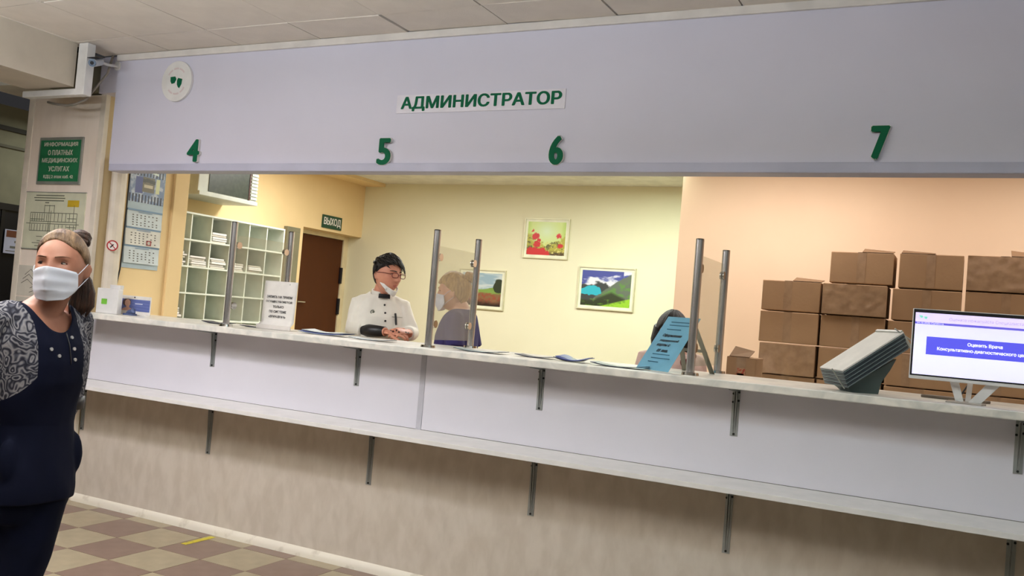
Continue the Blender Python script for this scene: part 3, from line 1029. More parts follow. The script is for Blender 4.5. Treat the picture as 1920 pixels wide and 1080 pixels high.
r_ = MB()
r_.prism([(0.075, 0.0), (0.105, 0.0), (0.06, hz), (0.03, hz)], 0.0, 0.003)
r_.prism([(-0.105, 0.0), (-0.075, 0.0), (-0.03, hz), (-0.06, hz)], 0.0, 0.003)
r_.prism([(-0.09, 0.10), (0.09, 0.10), (0.085, 0.115), (-0.085, 0.115)], 0.0, 0.003)
r_.v = [(x, lean + 0.13 - (0.13 - 0.004) * z / hz + y, z) for x, y, z in r_.v]
r_.build('rear_leg', mat('stand_grey', (128, 122, 104), 0.4), bs, label='grey folding rear leg')

# flip panel display
rk = thing('flip_panel_display', 'tilted desk display with a thick pack of document panels on a grey wedge base', 'display stand', (-0.375, 4.21, ZT), math.radians(31))
til = math.radians(36)
RM = Matrix.Translation((-0.13, 0, 0.02)) @ Matrix.Rotation(-til, 4, 'Y')
NP = 10
for k in range(NP):
    d0 = 0.0 + k * 0.0075
    mm = m_paper if k == NP - 1 else mat('panel_edge_dark', (52, 60, 66), 0.4) if k % 2 else mat('panel_edge', (104, 116, 118), 0.4)
    MB().box(-0.0 + 0.002 * k, 0.31 + 0.002 * k, -0.115, 0.115, d0, d0 + 0.006).xf(RM).build('display_panel', mm, rk)
MB().box(0.318, 0.33, -0.11, 0.11, -0.002, 0.08).xf(RM).build('hinge_spine', mat('spine_grey', (176, 178, 170), 0.4), rk)
MB().tube([(0.31, -0.1, 0.1), (0.345, -0.1, 0.02)], 0.003, 6).tube([(-0.01, -0.1, 0.0), (-0.012, -0.1, 0.1)], 0.003, 6).xf(RM).build('wire_clip', m_alu, rk)
MB().prism([(-0.1, 0.012), (-0.085, 0.0), (0.03, 0.0), (0.04, 0.05), (0.075, 0.105), (0.1, 0.155), (-0.115, 0.02)], -0.06, 0.06).build('wedge_base', mat('base_teal_grey', (78, 92, 90), 0.5), rk)

# monitor
mo = thing('monitor', 'white framed monitor with a lilac screen and blue button at the end of the counter', 'monitor', (0.07, 4.12, ZT), 0.03)
mw, mh, mz = 0.545, 0.29, 0.083
MB().box(-mw / 2, mw / 2, 0.0, 0.03, mz, mz + mh).build('housing', m_white, mo, bevel=0.004)
MB().box(-mw / 2 + 0.004, mw / 2 - 0.004, -0.001, 0.001, mz + 0.014, mz + mh - 0.003).build('bezel', m_black, mo)
sw, shh = mw - 0.022, mh - 0.036


def scr(u, v):
    b = np.ones(u.shape + (3,)) * C(222, 220, 252)
    b = mixc(b, C(232, 234, 254), 1 - np.abs(v - 0.4) * 2)
    b = mixc(b, C(226, 212, 252), (v > 0.86) * 0.9)
    return b


painted('screen', sw, shh, 30, 20, scr, m_screen, mo, (0, -0.0015, mz + 0.02 + shh / 2))
zs = mz + 0.02
m_sb = mat('screen_blue', (78, 78, 204), 0.4, emit=1.0, c2=(78, 78, 204))
m_sg = mat('screen_grey_text', (150, 140, 176), 0.4, emit=1.0, c2=(150, 140, 176))
m_sw = mat('screen_white_text', (232, 232, 255), 0.4, emit=1.0, c2=(232, 232, 255))
MB().box(-sw / 2, sw / 2, -0.0022, -0.0015, zs + shh * 0.815, zs + shh * 0.85).build('header_bar', mat('screen_bar', (92, 84, 188), 0.4, emit=1.0, c2=(92, 84, 188)), mo)
MB().box(-sw / 2 + 0.047, sw / 2 - 0.047, -0.0022, -0.0015, zs + shh * 0.33, zs + shh * 0.62).build('blue_button', m_sb, mo)
text('Оцените пожалуйста Специалиста!', 0.27, 0.017, (0.0, -0.0022, zs + shh * 0.915), m_sg, mo)
text('24.10.2020 Суббота', 0.10, 0.008, (-sw / 2 + 0.056, -0.0024, zs + shh * 0.832), m_sw, mo)
text('Оценить Врача', 0.125, 0.017, (0.0, -0.0024, zs + shh * 0.53), m_sw, mo, heavy=0.0005)
text('Консультативно-диагностического центра', 0.345, 0.017, (0.0, -0.0024, zs + shh * 0.43), m_sw, mo, heavy=0.0005)
g = MB()
g.prism([(-0.018, 0.006), (-0.004, 0.006), (0.0, 0.0), (-0.008, -0.006)], -0.0022, -0.0015)
g.prism([(0.002, 0.003), (0.016, 0.002), (0.012, -0.009), (0.004, -0.006)], -0.0022, -0.0015)
lg = g.build('screen_emblem', mat('screen_green', (120, 200, 176), 0.4, emit=1.0), mo)
lg.location = (-sw / 2 + 0.03, 0, zs + shh * 0.93)
MB().prism([(-0.05, 0.0), (-0.005, 0.0), (0.07, 0.09), (0.02, 0.09)], 0.03, 0.036).prism([(-0.12, 0.09), (-0.085, 0.09), (-0.06, 0.0), (-0.09, 0.0)], 0.05, 0.056).prism([(-0.055, 0.0), (-0.035, 0.0), (-0.03, 0.09), (-0.05, 0.09)], 0.09, 0.1).build('stand_leg', m_white, mo)
MB().prism([(-0.13, -0.02), (0.0, -0.05), (0.02, 0.03), (-0.02, 0.11), (-0.12, 0.1)], 0.0, 0.006, 'z').build('stand_foot', mat('foot_grey', (160, 152, 142), 0.4), mo, bevel=0.002)
ky = MB().prism([(-0.13, -0.03), (0.0, -0.045), (0.12, -0.04), (0.14, -0.01), (0.1, 0.03), (-0.1, 0.03)], 0, 0.012, 'z').build('flat_tray', mat('tray_grey', (140, 128, 116), 0.5), bevel=0.003)
ky.location = (-0.03, 4.36, ZT)
tag(ky, 'flat grey tray lying on the counter behind the monitor', 'tray')
mc = MB().tube([(-0.02, 4.46, ZT + 0.006), (0.0, 4.42, ZT + 0.03), (0.03, 4.36, ZT + 0.09), (0.035, 4.2, ZT + 0.14)], 0.004, 6).build('monitor_cable', m_black, smooth=True)
tag(mc, 'black cable hanging behind the monitor stand', 'cable')

# ================================================================== RECEPTION WALLS
ex = thing('exit_sign', 'green exit sign lettered ВЫХОД above the brown door', 'sign', (-6.2, 7.868, 2.3), PI / 2)
MB().box(-0.165, 0.165, -0.015, 0, -0.07, 0.07).build('plate', mat('exit_green', (16, 70, 48), 0.4), ex, bevel=0.002)
text('ВЫХОД', 0.285, 0.092, (0, -0.015, 0.0), m_paper, ex, heavy=0.003)


def poppies(u, v):
    b = np.ones(u.shape + (3,)) * C(206, 222, 140)
    d = np.sqrt((u - 0.5) ** 2 + ((v - 0.72) * 1.0) ** 2)
    b = mixc(b, C(214, 232, 196), 1 - d * 2.6)
    b = mixc(b, C(150, 190, 60), (np.abs(u - 0.5) - 0.38) * 4 * (v > 0.5))
    n = fbm(u, v, 11, 5, 10)
    edge = 0.36 + 0.3 * (np.abs(u - 0.5) * 2) ** 2 + (n - 0.5) * 0.35
    b = mixc(b, C(176, 170, 62), (edge - v) * 10)
    b = mixc(b, C(84, 84, 34), (fbm(u, v, 21, 5, 16) - 0.48) * 6 * (v < edge) * (1.0 - v))
    b = mixc(b, C(60, 30, 20), (0.16 - v) * 5)
    b = mixc(b, C(216, 206, 120), ((fbm(u, v, 31, 4, 24) - 0.58) * 9) * (v < 0.4) * (u > 0.35))
    rng = np.random.RandomState(5)
    for (cx, cy, r) in ((0.22, 0.55, 0.11), (0.82, 0.58, 0.08), (0.27, 0.33, 0.10), (0.88, 0.29, 0.08), (0.14, 0.72, 0.05), (0.12, 0.1, 0.13), (0.4, 0.09, 0.12), (0.25, 0.1, 0.12), (0.3, 0.45, 0.07), (0.55, 0.04, 0.08)):
        dd = np.sqrt((u - cx) ** 2 + ((v - cy) * 0.95) ** 2) + (fbm(u, v, 41, 3, 20) - 0.5) * 0.09
        b = mixc(b, C(204, 34, 38), (r - dd) * 40)
    return b


def lake(u, v):
    n = fbm(u, v, 51, 5, 5)
    b = np.ones(u.shape + (3,)) * C(74, 82, 156)
    b = mixc(b, C(226, 226, 236), (fbm(u * 0.8, v * 1.6, 61, 5, 5) - 0.44 + (0.75 - v) * 1.6 * (u < 0.85)) * 7)
    b = mixc(b, C(62, 66, 66), ((0.62 + 0.16 * np.sin(u * 7.5 - 0.8) * 0.5 + (n - 0.5) * 0.3) - v) * 30 * (u < 0.65))
    b = mixc(b, C(100, 110, 96), ((0.3 + (u - 0.3) * 0.98 + (n - 0.5) * 0.15) - v) * 30 * (u > 0.25))
    g = fbm(u, v, 71, 5, 12)
    b = mixc(b, C(96, 136, 72), (g - 0.42) * 5 * (v < (0.28 + (u - 0.3) * 0.85)) * (u > 0.4))
    d = ((u - 0.22 - (0.5 - v) * 0.15) / 0.24) ** 2 + ((v - 0.42) / 0.13) ** 2 + (fbm(u, v, 55, 3, 6) - 0.5) * 2.4 + np.maximum(0, u - 0.3 - (v - 0.3) * 0.5) * 4
    b = mixc(b, C(50, 176, 196), (0.9 - d) * 8 * (u < 0.5))
    b = mixc(b, C(54, 62, 40), ((0.44 - np.abs(u - 0.62) * 0.6) - v) * 12 * (u > 0.3) * (u < 0.9))
    b = mixc(b, C(46, 56, 34), ((0.27 - u * 0.12 + (n - 0.5) * 0.25) - v) * 14 * (u < 0.62))
    b = mixc(b, C(150, 200, 52), ((0.02 + (u - 0.4) * 0.42) - v) * 26)
    b = mixc(b, C(96, 140, 46), (fbm(u, v, 81, 4, 16) - 0.52) * 5 * (v < 0.2) * 0.7)
    return b


def field(u, v):
    n = fbm(u, v, 91, 5, 7)
    b = mixc(np.ones(u.shape + (3,)) * C(150, 176, 190), C(196, 206, 206), (fbm(u * 0.6, v * 2, 95, 4, 5) - 0.4) * 4)
    b = mixc(b, C(128, 158, 76), ((0.56 + 0.05 * np.sin(u * 6 + 2)) - v) * 40)
    b = mixc(b, C(92, 126, 56), (n - 0.5) * 4 * (v < 0.56))
    b = mixc(b, C(132, 98, 66), ((0.42 - 0.02 * np.sin(u * 9) + (n - 0.5) * 0.1) - v) * 20)
    b = mixc(b, C(150, 76, 56), (fbm(u, v, 97, 4, 22) - 0.46) * 5 * (v < 0.4))
    b = mixc(b, C(46, 30, 24), (0.2 - v + (n - 0.5) * 0.2) * 6)
    d = ((u - 0.93) / 0.14) ** 2 + ((v - 0.62) / 0.22) ** 2 + (n - 0.5) * 0.9
    b = mixc(b, C(44, 54, 36), (1 - d) * 5)
    return b


def framed(label, x0, x1, z0, z1, y, fn, tilt=0.0, rim=0.035, nu=110, nv=90):
    wd, ht = x1 - x0, z1 - z0
    t = thing('framed_picture', label, 'picture', ((x0 + x1) / 2, y, (z0 + z1) / 2), rot=(0, tilt, 0))
    f = MB()
    for (a, b, c, d) in ((-wd / 2, wd / 2, ht / 2 - 0.012, ht / 2), (-wd / 2, wd / 2, -ht / 2, -ht / 2 + 0.012), (-wd / 2, -wd / 2 + 0.012, -ht / 2 + 0.012, ht / 2 - 0.012), (wd / 2 - 0.012, wd / 2, -ht / 2 + 0.012, ht / 2 - 0.012)):
        f.box(a, b, -0.022, 0, c, d)
    f.build('frame', mat('picture_frame', (222, 218, 186), 0.4, 0.2), t)
    MB().box(-wd / 2 + 0.01, wd / 2 - 0.01, -0.012, 0, -ht / 2 + 0.01, ht / 2 - 0.01).build('mount', mat('picture_mount', (240, 240, 214), 0.6), t)
    painted('print', wd - 2 * rim - 0.01, ht - 2 * rim - 0.005, nu, nv, fn, m_print, t, (0, -0.0125, 0))


framed('framed picture of red poppies, the upper square one on the lime wall', -4.14, -3.635, 2.065, 2.48, 8.43, poppies)
framed('framed picture of a turquoise mountain lake on the lime wall', -3.497, -2.9, 1.587, 2.012, 8.43, lake)
framed('framed picture of a brown and green field behind the blonde woman', -4.87, -4.313, 1.5, 1.92, 8.43, field)

# wall heater / old air conditioner above the cabinet
ac = thing('wall_unit', 'boxy white wall unit with a dark front panel hanging above the white cabinet', 'air conditioner', (-6.2, 5.91, 2.25))
MB().box(0, 0.4, -0.35, 0.35, 0.0, 0.42).build('casing', m_ac, ac, bevel=0.006)
MB().box(0.4, 0.42, -0.35, 0.35, 0.0, 0.035).build('lower_rail', m_ac, ac, bevel=0.004)
MB().box(0.4, 0.406, -0.235, 0.24, 0.045, 0.4).build('dark_front_panel', m_acd, ac)
MB().box(0.4, 0.41, 0.24, 0.255, 0.035, 0.42).build('panel_edge', mat('edge_brown', (74, 40, 30), 0.5), ac)
g = MB()
for k in range(9):
    g.box(0.4, 0.412, 0.265, 0.345, 0.05 + k * 0.03, 0.07 + k * 0.03)
g.build('louver_set', m_ac, ac)

# pigeonhole cabinet
CX0, CX1, CY0, CY1 = -6.195, -5.9, 5.175, 6.8
cb = thing('pigeonhole_cabinet', 'white open pigeonhole cabinet with paper stacks along the yellow wall', 'cabinet', (CX0, CY0, 0))
CW, CD = CY1 - CY0, CX1 - CX0
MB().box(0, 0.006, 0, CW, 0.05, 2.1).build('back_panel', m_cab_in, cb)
for y in (0, CW - 0.016):
    MB().box(0, CD, y, y + 0.016, 0, 2.105).build('side_panel', m_cab, cb)
zrows = [2.105 - 0.226 * k for k in range(10)]
for z in zrows:
    MB().box(0.006, CD, 0.016, CW - 0.016, z - 0.014, z).build('shelf_board', m_cab, cb)
NCOL = 7
pit = CW / NCOL
for c in range(1, NCOL):
    MB().box(0.006, CD - 0.012, c * pit - 0.006, c * pit + 0.006, 0.06, 2.1).build('divider', m_cab, cb)
stack_spots = [(0, 3, 5, 'stack of papers alone in the top row of the cabinet'), (1, 1, 6, 'tall paper stack at the left of the second cabinet row'), (1, 2, 5, 'paper stack second in the second cabinet row'),
               (1, 3, 5, 'paper stack beside the partition post in the second cabinet row'), (1, 4, 4, 'paper stack seen through glass in the second cabinet row'),
               (1, 5, 4, 'rightmost paper stack of the second cabinet row'), (3, 1, 5, 'paper stack at the lower left of the cabinet')]
for (r, c, n, lab) in stack_spots:
    zb = zrows[r + 1]
    t = thing('paper_stack', lab, 'papers', (CX0 + 0.15, CY0 + (c + 0.5) * pit, zb), 0, 'paper stacks in the cabinet')
    z = 0.001
    for k in range(n):
        h = random.uniform(0.014, 0.022)
        dx, dy = random.uniform(-0.01, 0.02), random.uniform(-0.008, 0.008)
        MB().box(-0.13 + dx, 0.12 + dx, -0.085 + dy, 0.085 + dy, z, z + h - 0.003).build('bundle', m_paper if k % 3 else m_paper_g, t, bevel=0.003).rotation_euler = (0, 0, random.uniform(-0.04, 0.04))
        z += h
gbx = MB().box(0, 0.05, 0, 0.2, 0, 0.62).box(0.05, 0.06, 0.02, 0.18, 0.05, 0.57).build('wall_box', mat('wall_box_grey', (130, 126, 100), 0.5), bevel=0.004)
gbx.location = (-6.2, 7.12, 1.55)
tag(gbx, 'tall grey wall box between the cabinet and the brown door', 'box')

# ================================================================== CARDBOARD BOXES
BY = 6.3
BD = 0.3
sbox('box_bench', m_cab, -1.3, 1.2, 6.2, 6.75, 0.0, 0.995)  # plain unseen bench that carries the stacked boxes
sbox('box_bench_low', m_cab, -1.4, -0.9, 5.2, 5.7, 0.0, 1.1)  # lower unseen bench under the small carton


def carton(label, x0, x1, z0, z1, y=BY, d=BD, tape=0.5, flap=None, shrink=False, rz=0.0, gloss=None):
    wd, ht = x1 - x0, z1 - z0
    t = thing('cardboard_box', label, 'box', ((x0 + x1) / 2, y + d / 2, z0), rz, 'cardboard boxes stacked at the peach wall')
    o = MB().box(-wd / 2 + 0.003, wd / 2 - 0.003, -d / 2, d / 2, 0.001, ht - 0.004).build('body', m_card, t, bevel=0.005)
    tx = (tape - 0.5) * wd
    if tape:
        g = MB().box(tx - 0.026, tx + 0.026, -d / 2 - 0.001, -d / 2, 0.006, ht - 0.006).box(tx - 0.026, tx + 0.026, -d / 2, d / 2, ht - 0.004, ht - 0.003)
        g.build('tape_strip', m_tape, t)
    if shrink:
        g = MB()
        g.grid(lambda u, v: ((u - 0.5) * (wd - 0.01), -d / 2 - 0.002 - 0.005 * max(0, noise.noise(Vector((u * 9, v * 5, x0 * 7)))), 0.004 + v * (ht - 0.012)), 26, 14)
        g.build('tape_film', m_tape, t, smooth=True)
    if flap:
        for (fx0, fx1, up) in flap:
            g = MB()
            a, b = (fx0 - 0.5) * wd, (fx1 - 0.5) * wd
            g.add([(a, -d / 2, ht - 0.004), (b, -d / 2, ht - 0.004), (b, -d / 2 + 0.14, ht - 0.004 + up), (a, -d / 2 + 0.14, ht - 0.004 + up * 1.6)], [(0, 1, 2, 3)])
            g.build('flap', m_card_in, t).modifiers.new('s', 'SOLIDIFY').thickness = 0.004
    return t


cA, cB_, cC, cD = (-1.262, -0.876), (-0.868, -0.466), (-0.455, -0.03), (-0.022, 0.39)
rows = [0.998, 1.212, 1.425, 1.64, 1.85, 2.06]
carton('carton on top of the leftmost stack with a small raised flap', *cA, rows[3], rows[4] - 0.002, tape=0.45, flap=[(0.52, 1.0, 0.02)])
carton('plain carton second from the top of the leftmost stack', *cA, rows[2], rows[3] - 0.002, y=BY - 0.01, tape=0.48)
carton('carton wrapped in shiny film low in the leftmost stack', cA[0] + 0.01, cA[1] - 0.005, rows[1], rows[2] - 0.002, y=BY - 0.015, tape=0, shrink=True)
carton('lowest visible carton of the leftmost stack', *cA, rows[0], rows[1] - 0.002)
carton('top carton of the second stack with a raised flap behind', -0.832, -0.44, rows[4], rows[5], tape=0.5, flap=[(0.5, 0.98, 0.022)])
carton('carton with a shiny tape streak under the top of the second stack', *cB_, rows[3], rows[4] - 0.002, y=BY - 0.01, tape=0.45, shrink=True)
carton('carton of the second stack just above the display stand', *cB_, rows[2], rows[3] - 0.002, tape=0.55)
carton('carton of the second stack directly behind the display stand', *cB_, rows[1], rows[2] - 0.002, tape=0.5)
carton('lowest visible carton of the second stack', *cB_, rows[0], rows[1] - 0.002, flap=[(0.0, 1.0, 0.0)])
carton('top carton of the third stack with an open flap', -0.412, -0.036, rows[4] - 0.01, rows[5] + 0.005, tape=0.5, flap=[(0.03, 0.55, 0.018)])
carton('carton under the top of the third stack', -0.44, -0.036, rows[3] - 0.008, rows[4] - 0.012, tape=0.5)
carton('carton of the third stack left of the monitor', *cC, rows[2], rows[3] - 0.01, tape=0.5)
carton('carton low in the third stack left of the monitor', *cC, rows[1], rows[2] - 0.002, tape=0.3)
carton('lowest visible carton of the third stack under the monitor', *cC, rows[0], rows[1] - 0.002)
carton('taped top carton of the fourth stack above the monitor', -0.022, 0.38, rows[4] - 0.005, rows[5] + 0.01, tape=0.52, flap=[(0.6, 1.0, 0.03)], shrink=True)
carton('carton under the top of the fourth stack', *cD, rows[3] - 0.005, rows[4] - 0.007, tape=0.55)
for k, nm in ((2, 'third from the top'), (1, 'fourth from the top'), (0, 'lowest')):
    carton('carton of the fourth stack behind the monitor, ' + nm, *cD, rows[k], rows[k + 1] - (0.007 if k == 2 else 0.002), tape=0.5)
sbx = carton('small open carton with a red print left of the tall stacks', -1.236, -1.06, 1.102, 1.33, y=5.3, d=0.2, tape=0.5, flap=[(0.1, 0.75, 0.035)])
MB().box(-0.02, 0.028, -0.103, -0.1015, 0.1, 0.16).box(-0.03, 0.02, -0.103, -0.1015, 0.115, 0.13).build('red_print', mat('red_print', (166, 64, 44), 0.7, c2=(176, 132, 96), scale=90, fac=(0.45, 0.55)), sbx)

# yellow floor tape
yt = MB().box(-0.02, 0.02, -0.115, 0.115, 0, 0.0012).build('floor_tape', mat('tape_yellow', (204, 190, 40), 0.5, c2=(150, 132, 60), scale=30, fac=(0.3, 0.45)))
yt.location = (-3.91, 4.005, 0.0006)
tag(yt, 'worn yellow tape strip stuck on the floor tiles by the baseboard', 'tape')
# ================================================================== PEOPLE


def union(mb, voxel, smooth=4, name='body'):
    me = mb.mesh(name)
    o = bpy.data.objects.new('tmp', me)
    COL.objects.link(o)
    r = o.modifiers.new('r', 'REMESH')
    r.mode = 'VOXEL'
    r.voxel_size = voxel
    r.use_smooth_shade = True
    if smooth:
        s = o.modifiers.new('s', 'SMOOTH')
        s.factor = 0.5
        s.iterations = smooth
    out = evaluated(o)
    bpy.data.objects.remove(o)
    out.name = name
    out.polygons.foreach_set('use_smooth', [True] * len(out.polygons))
    return out


def cut(me, keep, name, smooth=10, solid=0.0):
    """Keep the faces whose vertices pass keep(co); relax the cut edges so that hems run clean."""
    bm = bmesh.new()
    bm.from_mesh(me)
    kill = [v for v in bm.verts if not keep(v.co)]
    bmesh.ops.delete(bm, geom=kill, context='VERTS')
    for _ in range(smooth):
        new = {}
        for v in bm.verts:
            if v.is_boundary:
                nb = [e.other_vert(v).co for e in v.link_edges if e.is_boundary]
                if len(nb) == 2:
                    new[v] = v.co * 0.4 + (nb[0] + nb[1]) * 0.3
        for v, c in new.items():
            v.co = c
    out = bpy.data.meshes.new(name)
    bm.to_mesh(out)
    bm.free()
    out.polygons.foreach_set('use_smooth', [True] * len(out.polygons))
    return out


def gs(x, c, s):
    return math.exp(-((x - c) / s) ** 2)


def head_pt(th, ph, grow=0.0, features=True):
    """A point of the head; centre at the origin, facing -Y; th from the crown down, ph around from +X."""
    d = Vector((math.sin(th) * math.cos(ph), math.sin(th) * math.sin(ph), math.cos(th)))
    a, b, c = 0.072 + grow, 0.094 + grow, 0.113 + grow
    x, y, z = d.x * a, d.y * b, d.z * c
    t = max(0.0, -d.z)
    u = max(0.0, d.z)
    x *= 1 - 0.33 * t ** 1.7
    x *= 1 + 0.05 * u * (1 - u) * 4 * (1 if d.y > 0 else 0.4)
    if d.y > 0:
        y *= (1 - 0.55 * t ** 1.3) * (1 + 0.10 * u * (1 - u) * 4)
    else:
        y *= (1 - 0.06 * u ** 2)
        y = -abs(y) ** 0.93 * (b ** 0.07)
    if features and d.y < 0:
        f = min(1.0, max(0.0, (-d.y - 0.2) / 0.4))
        ax = abs(x)
        zz = z
        s = 0.0
        if -0.036 < zz < 0.034:
            s = (0.034 - zz) / 0.058 if zz > -0.024 else max(0.0, (zz + 0.036) / 0.012)
            s = min(1.0, s) ** 1.1
        nw = 0.0085 + 0.0065 * s
        dy = 0.023 * s * math.exp(-(x / nw) ** 2)
        dy += 0.007 * gs(ax, 0.0125, 0.006) * gs(zz, -0.027, 0.007)
        dy += -0.0105 * gs(ax, 0.031, 0.015) * gs(zz, 0.012, 0.010)
        dy += 0.005 * gs(ax, 0.028, 0.020) * gs(zz, 0.031, 0.008)
        dy += 0.004 * gs(ax, 0.042, 0.016) * gs(zz, -0.016, 0.016)
        dy += 0.005 * gs(x, 0, 0.03) * gs(zz, -0.056, 0.02)
        dy += 0.0042 * gs(x, 0, 0.018) * gs(zz, -0.050, 0.0048) + 0.005 * gs(x, 0, 0.016) * gs(zz, -0.0625, 0.0055)
        dy += -0.0035 * gs(x, 0, 0.021) * gs(zz, -0.056, 0.0022)
        dy += 0.006 * gs(x, 0, 0.018) * gs(zz, -0.094, 0.014)
        y -= f * dy
    return Vector((x, y, z))


def head_grid(mb, X, nth=88, nph=112, grow=0.0, features=True):
    V, F = [], []
    for i in range(nth + 1):
        for k in range(nph):
            V.append(X @ head_pt(PI * i / nth, 2 * PI * k / nph, grow, features))
    for i in range(nth):
        for k in range(nph):
            F.append((i * nph + k, (i + 1) * nph + k, (i + 1) * nph + (k + 1) % nph, i * nph + (k + 1) % nph))
    mb.add(V, F)


def front_y(x, z):
    """The face surface at (x, z), found on the parametric head."""
    best = None
    for i in range(1, 60):
        for k in range(62, 112):
            p = head_pt(PI * i / 60, 2 * PI * k / 112 - PI * 0.18)
            if p.y > 0:
                continue
            q = (p.x - x) ** 2 + (p.z - z) ** 2
            if best is None or q < best[0]:
                best = (q, p.y)
    return best[1]


def ears(mb, X):
    for s in (-1, 1):
        m = MB()
        m.ball((0, 0, 0), (0.0075, 0.017, 0.030), 14, 10)
        m.tube([(s * 0.004, 0.014, 0.018), (s * 0.008, 0.017, 0.0), (s * 0.005, 0.004, -0.024)], 0.0045, 8)
        m.xf(X @ Matrix.Translation((s * 0.071, 0.012, -0.006)) @ Matrix.Rotation(s * -0.32, 4, 'Z') @ Matrix.Rotation(0.15, 4, 'X'))
        mb.add(m.v, m.f)


def hand(mb, wrist, fwd_, back, thumb, curl=0.35, s=1.0, spread=0.06):
    """Palm, four fingers and a thumb. fwd_: wrist to knuckles; back: out of the back of the hand; thumb: side of the thumb."""
    f = Vector(fwd_).normalized()
    n = Vector(back)
    n = (n - f * n.dot(f)).normalized()
    t = f.cross(n)
    if t.dot(Vector(thumb)) < 0:
        t = -t
    w = Vector(wrist)
    mb.tube([w - f * 0.02 * s, w + f * 0.012 * s, w + f * 0.045 * s, w + f * 0.08 * s, w + f * 0.092 * s], [0.026 * s, 0.029 * s, 0.039 * s, 0.040 * s, 0.034 * s], 18, flat=0.36, ref=n)
    for i, (L, r) in enumerate(((0.068, 0.0086), (0.077, 0.0088), (0.072, 0.0084), (0.056, 0.0076))):
        o = (1.5 - i) * 0.0195 * s
        p = w + f * (0.078 - 0.004 * abs(i - 1.2)) * s + t * o
        a = (1.5 - i) * spread
        d = (f * math.cos(a) + t * math.sin(a)).normalized()
        pts, rr = [p - d * 0.012 * s, p], [r * s, r * s * 1.05]
        c = curl * 0.6
        for seg in (0.46, 0.31, 0.23):
            dd = d * math.cos(c) - n * math.sin(c)
            p = p + dd * L * seg * s
            pts.append(p)
            rr.append(r * s * (1.0 if seg > 0.4 else 0.92 if seg > 0.3 else 0.75))
            c += curl
        mb.tube(pts, rr, 12)
    p = w + f * 0.022 * s + t * 0.022 * s
    d1 = (f * 0.62 + t * 0.72 - n * 0.25).normalized()
    d2 = (f * 0.92 + t * 0.25 - n * 0.35).normalized()
    mb.tube([p - d1 * 0.01, p + d1 * 0.038 * s, p + d1 * 0.038 * s + d2 * 0.032 * s, p + d1 * 0.038 * s + d2 * 0.056 * s], [0.014 * s, 0.0115 * s, 0.0098 * s, 0.0072 * s], 12)


def headX(c, yaw_, pitch_=0.0, roll_=0.0, s=1.0):
    """c: head centre; yaw_ > 0 turns the face to the right of the viewer; pitch_ > 0 looks down."""
    return Matrix.Translation(c) @ Matrix.Rotation(yaw_, 4, 'Z') @ Matrix.Rotation(roll_, 4, 'Y') @ Matrix.Rotation(pitch_, 4, 'X') @ Matrix.Scale(s, 4)


def paint_lips(me, X, slot=1):
    Xi = X.inverted()
    for p in me.polygons:
        q = Xi @ p.center
        if q.y < -0.06 and abs(q.x) < 0.019 * (1 - ((q.z + 0.057) / 0.0105) ** 2):
            p.material_index = slot


def hair_cap(X, line, thick, name, m, parent, bumps=0.0, nth=70, nph=90, freq=40.0, ears_free=True):
    """Scalp hair: the head surface grown by thick and kept above line(y, x) in head space, closed at its rim."""
    V, F = [], []
    for i in range(nth + 1):
        for k in range(nph):
            th, ph = PI * i / nth, 2 * PI * k / nph
            p0 = head_pt(th, ph, 0.0, False)
            g = thick(p0) if callable(thick) else thick
            p = head_pt(th, ph, g, False)
            if bumps:
                p = p * (1 + bumps * noise.noise(Vector((math.cos(ph) * freq * 0.12, math.sin(ph) * freq * 0.12, i * 0.05))))
            V.append(p)
    for i in range(nth):
        for k in range(nph):
            F.append((i * nph + k, (i + 1) * nph + k, (i + 1) * nph + (k + 1) % nph, i * nph + (k + 1) % nph))
    me = MB().add(V, F).mesh(name)
    bm = bmesh.new()
    bm.from_mesh(me)
    bmesh.ops.remove_doubles(bm, verts=bm.verts, dist=1e-5)
    bm.to_mesh(me)
    bm.free()
    me = cut(me, lambda c: c.z > line(c.y, c.x), name, 14)
    bm = bmesh.new()
    bm.from_mesh(me)
    ed = [e for e in bm.edges if e.is_boundary]
    r = bmesh.ops.extrude_edge_only(bm, edges=ed)
    for v in [g for g in r['geom'] if isinstance(g, bmesh.types.BMVert)]:
        v.co *= 0.86
    bmesh.ops.recalc_face_normals(bm, faces=bm.faces)
    bm.transform(X)
    bm.to_mesh(me)
    bm.free()
    me.polygons.foreach_set('use_smooth', [True] * len(me.polygons))
    return obj(name, me, m, parent)


def eyes(X, parent, look=0.0, iris=None, lid=0.0055):
    for s in (-1, 1):
        x0 = s * 0.031
        y0 = front_y(x0, 0.012)
        m = MB().ball((x0, y0 + 0.0035, 0.012), (0.0125, 0.007, lid), 16, 10).xf(X)
        e = m.build('eye', m_eye, parent, smooth=True)
        MB().ball((x0 + look, y0 - 0.0022, 0.012), (0.0055, 0.002, lid * 0.95), 12, 8).xf(X).build('iris', m_iris, e, smooth=True)
        MB().tube([(x0 - 0.0135, y0 + 0.0015, 0.011), (x0 - 0.006, y0 - 0.003, 0.0178), (x0 + 0.006, y0 - 0.003, 0.0178), (x0 + 0.0135, y0 + 0.0015, 0.011)], 0.0022, 6).xf(X).build('eyelid', mat('lid_shade', (120, 78, 62), 0.6), e, smooth=True)


def brows(X, parent, m, z=0.031, th=0.0028):
    for s in (-1, 1):
        P = []
        for k in range(6):
            u = k / 5
            x = s * (0.013 + 0.036 * u)
            zz = z + 0.005 * math.sin(u * PI * 0.75) - 0.003 * u
            P.append((x, front_y(x, zz) - 0.001, zz))
        MB().tube(P, [th, th * 1.15, th * 1.1, th, th * 0.8, th * 0.4], 6).xf(X).build('eyebrow', m, parent, smooth=True)


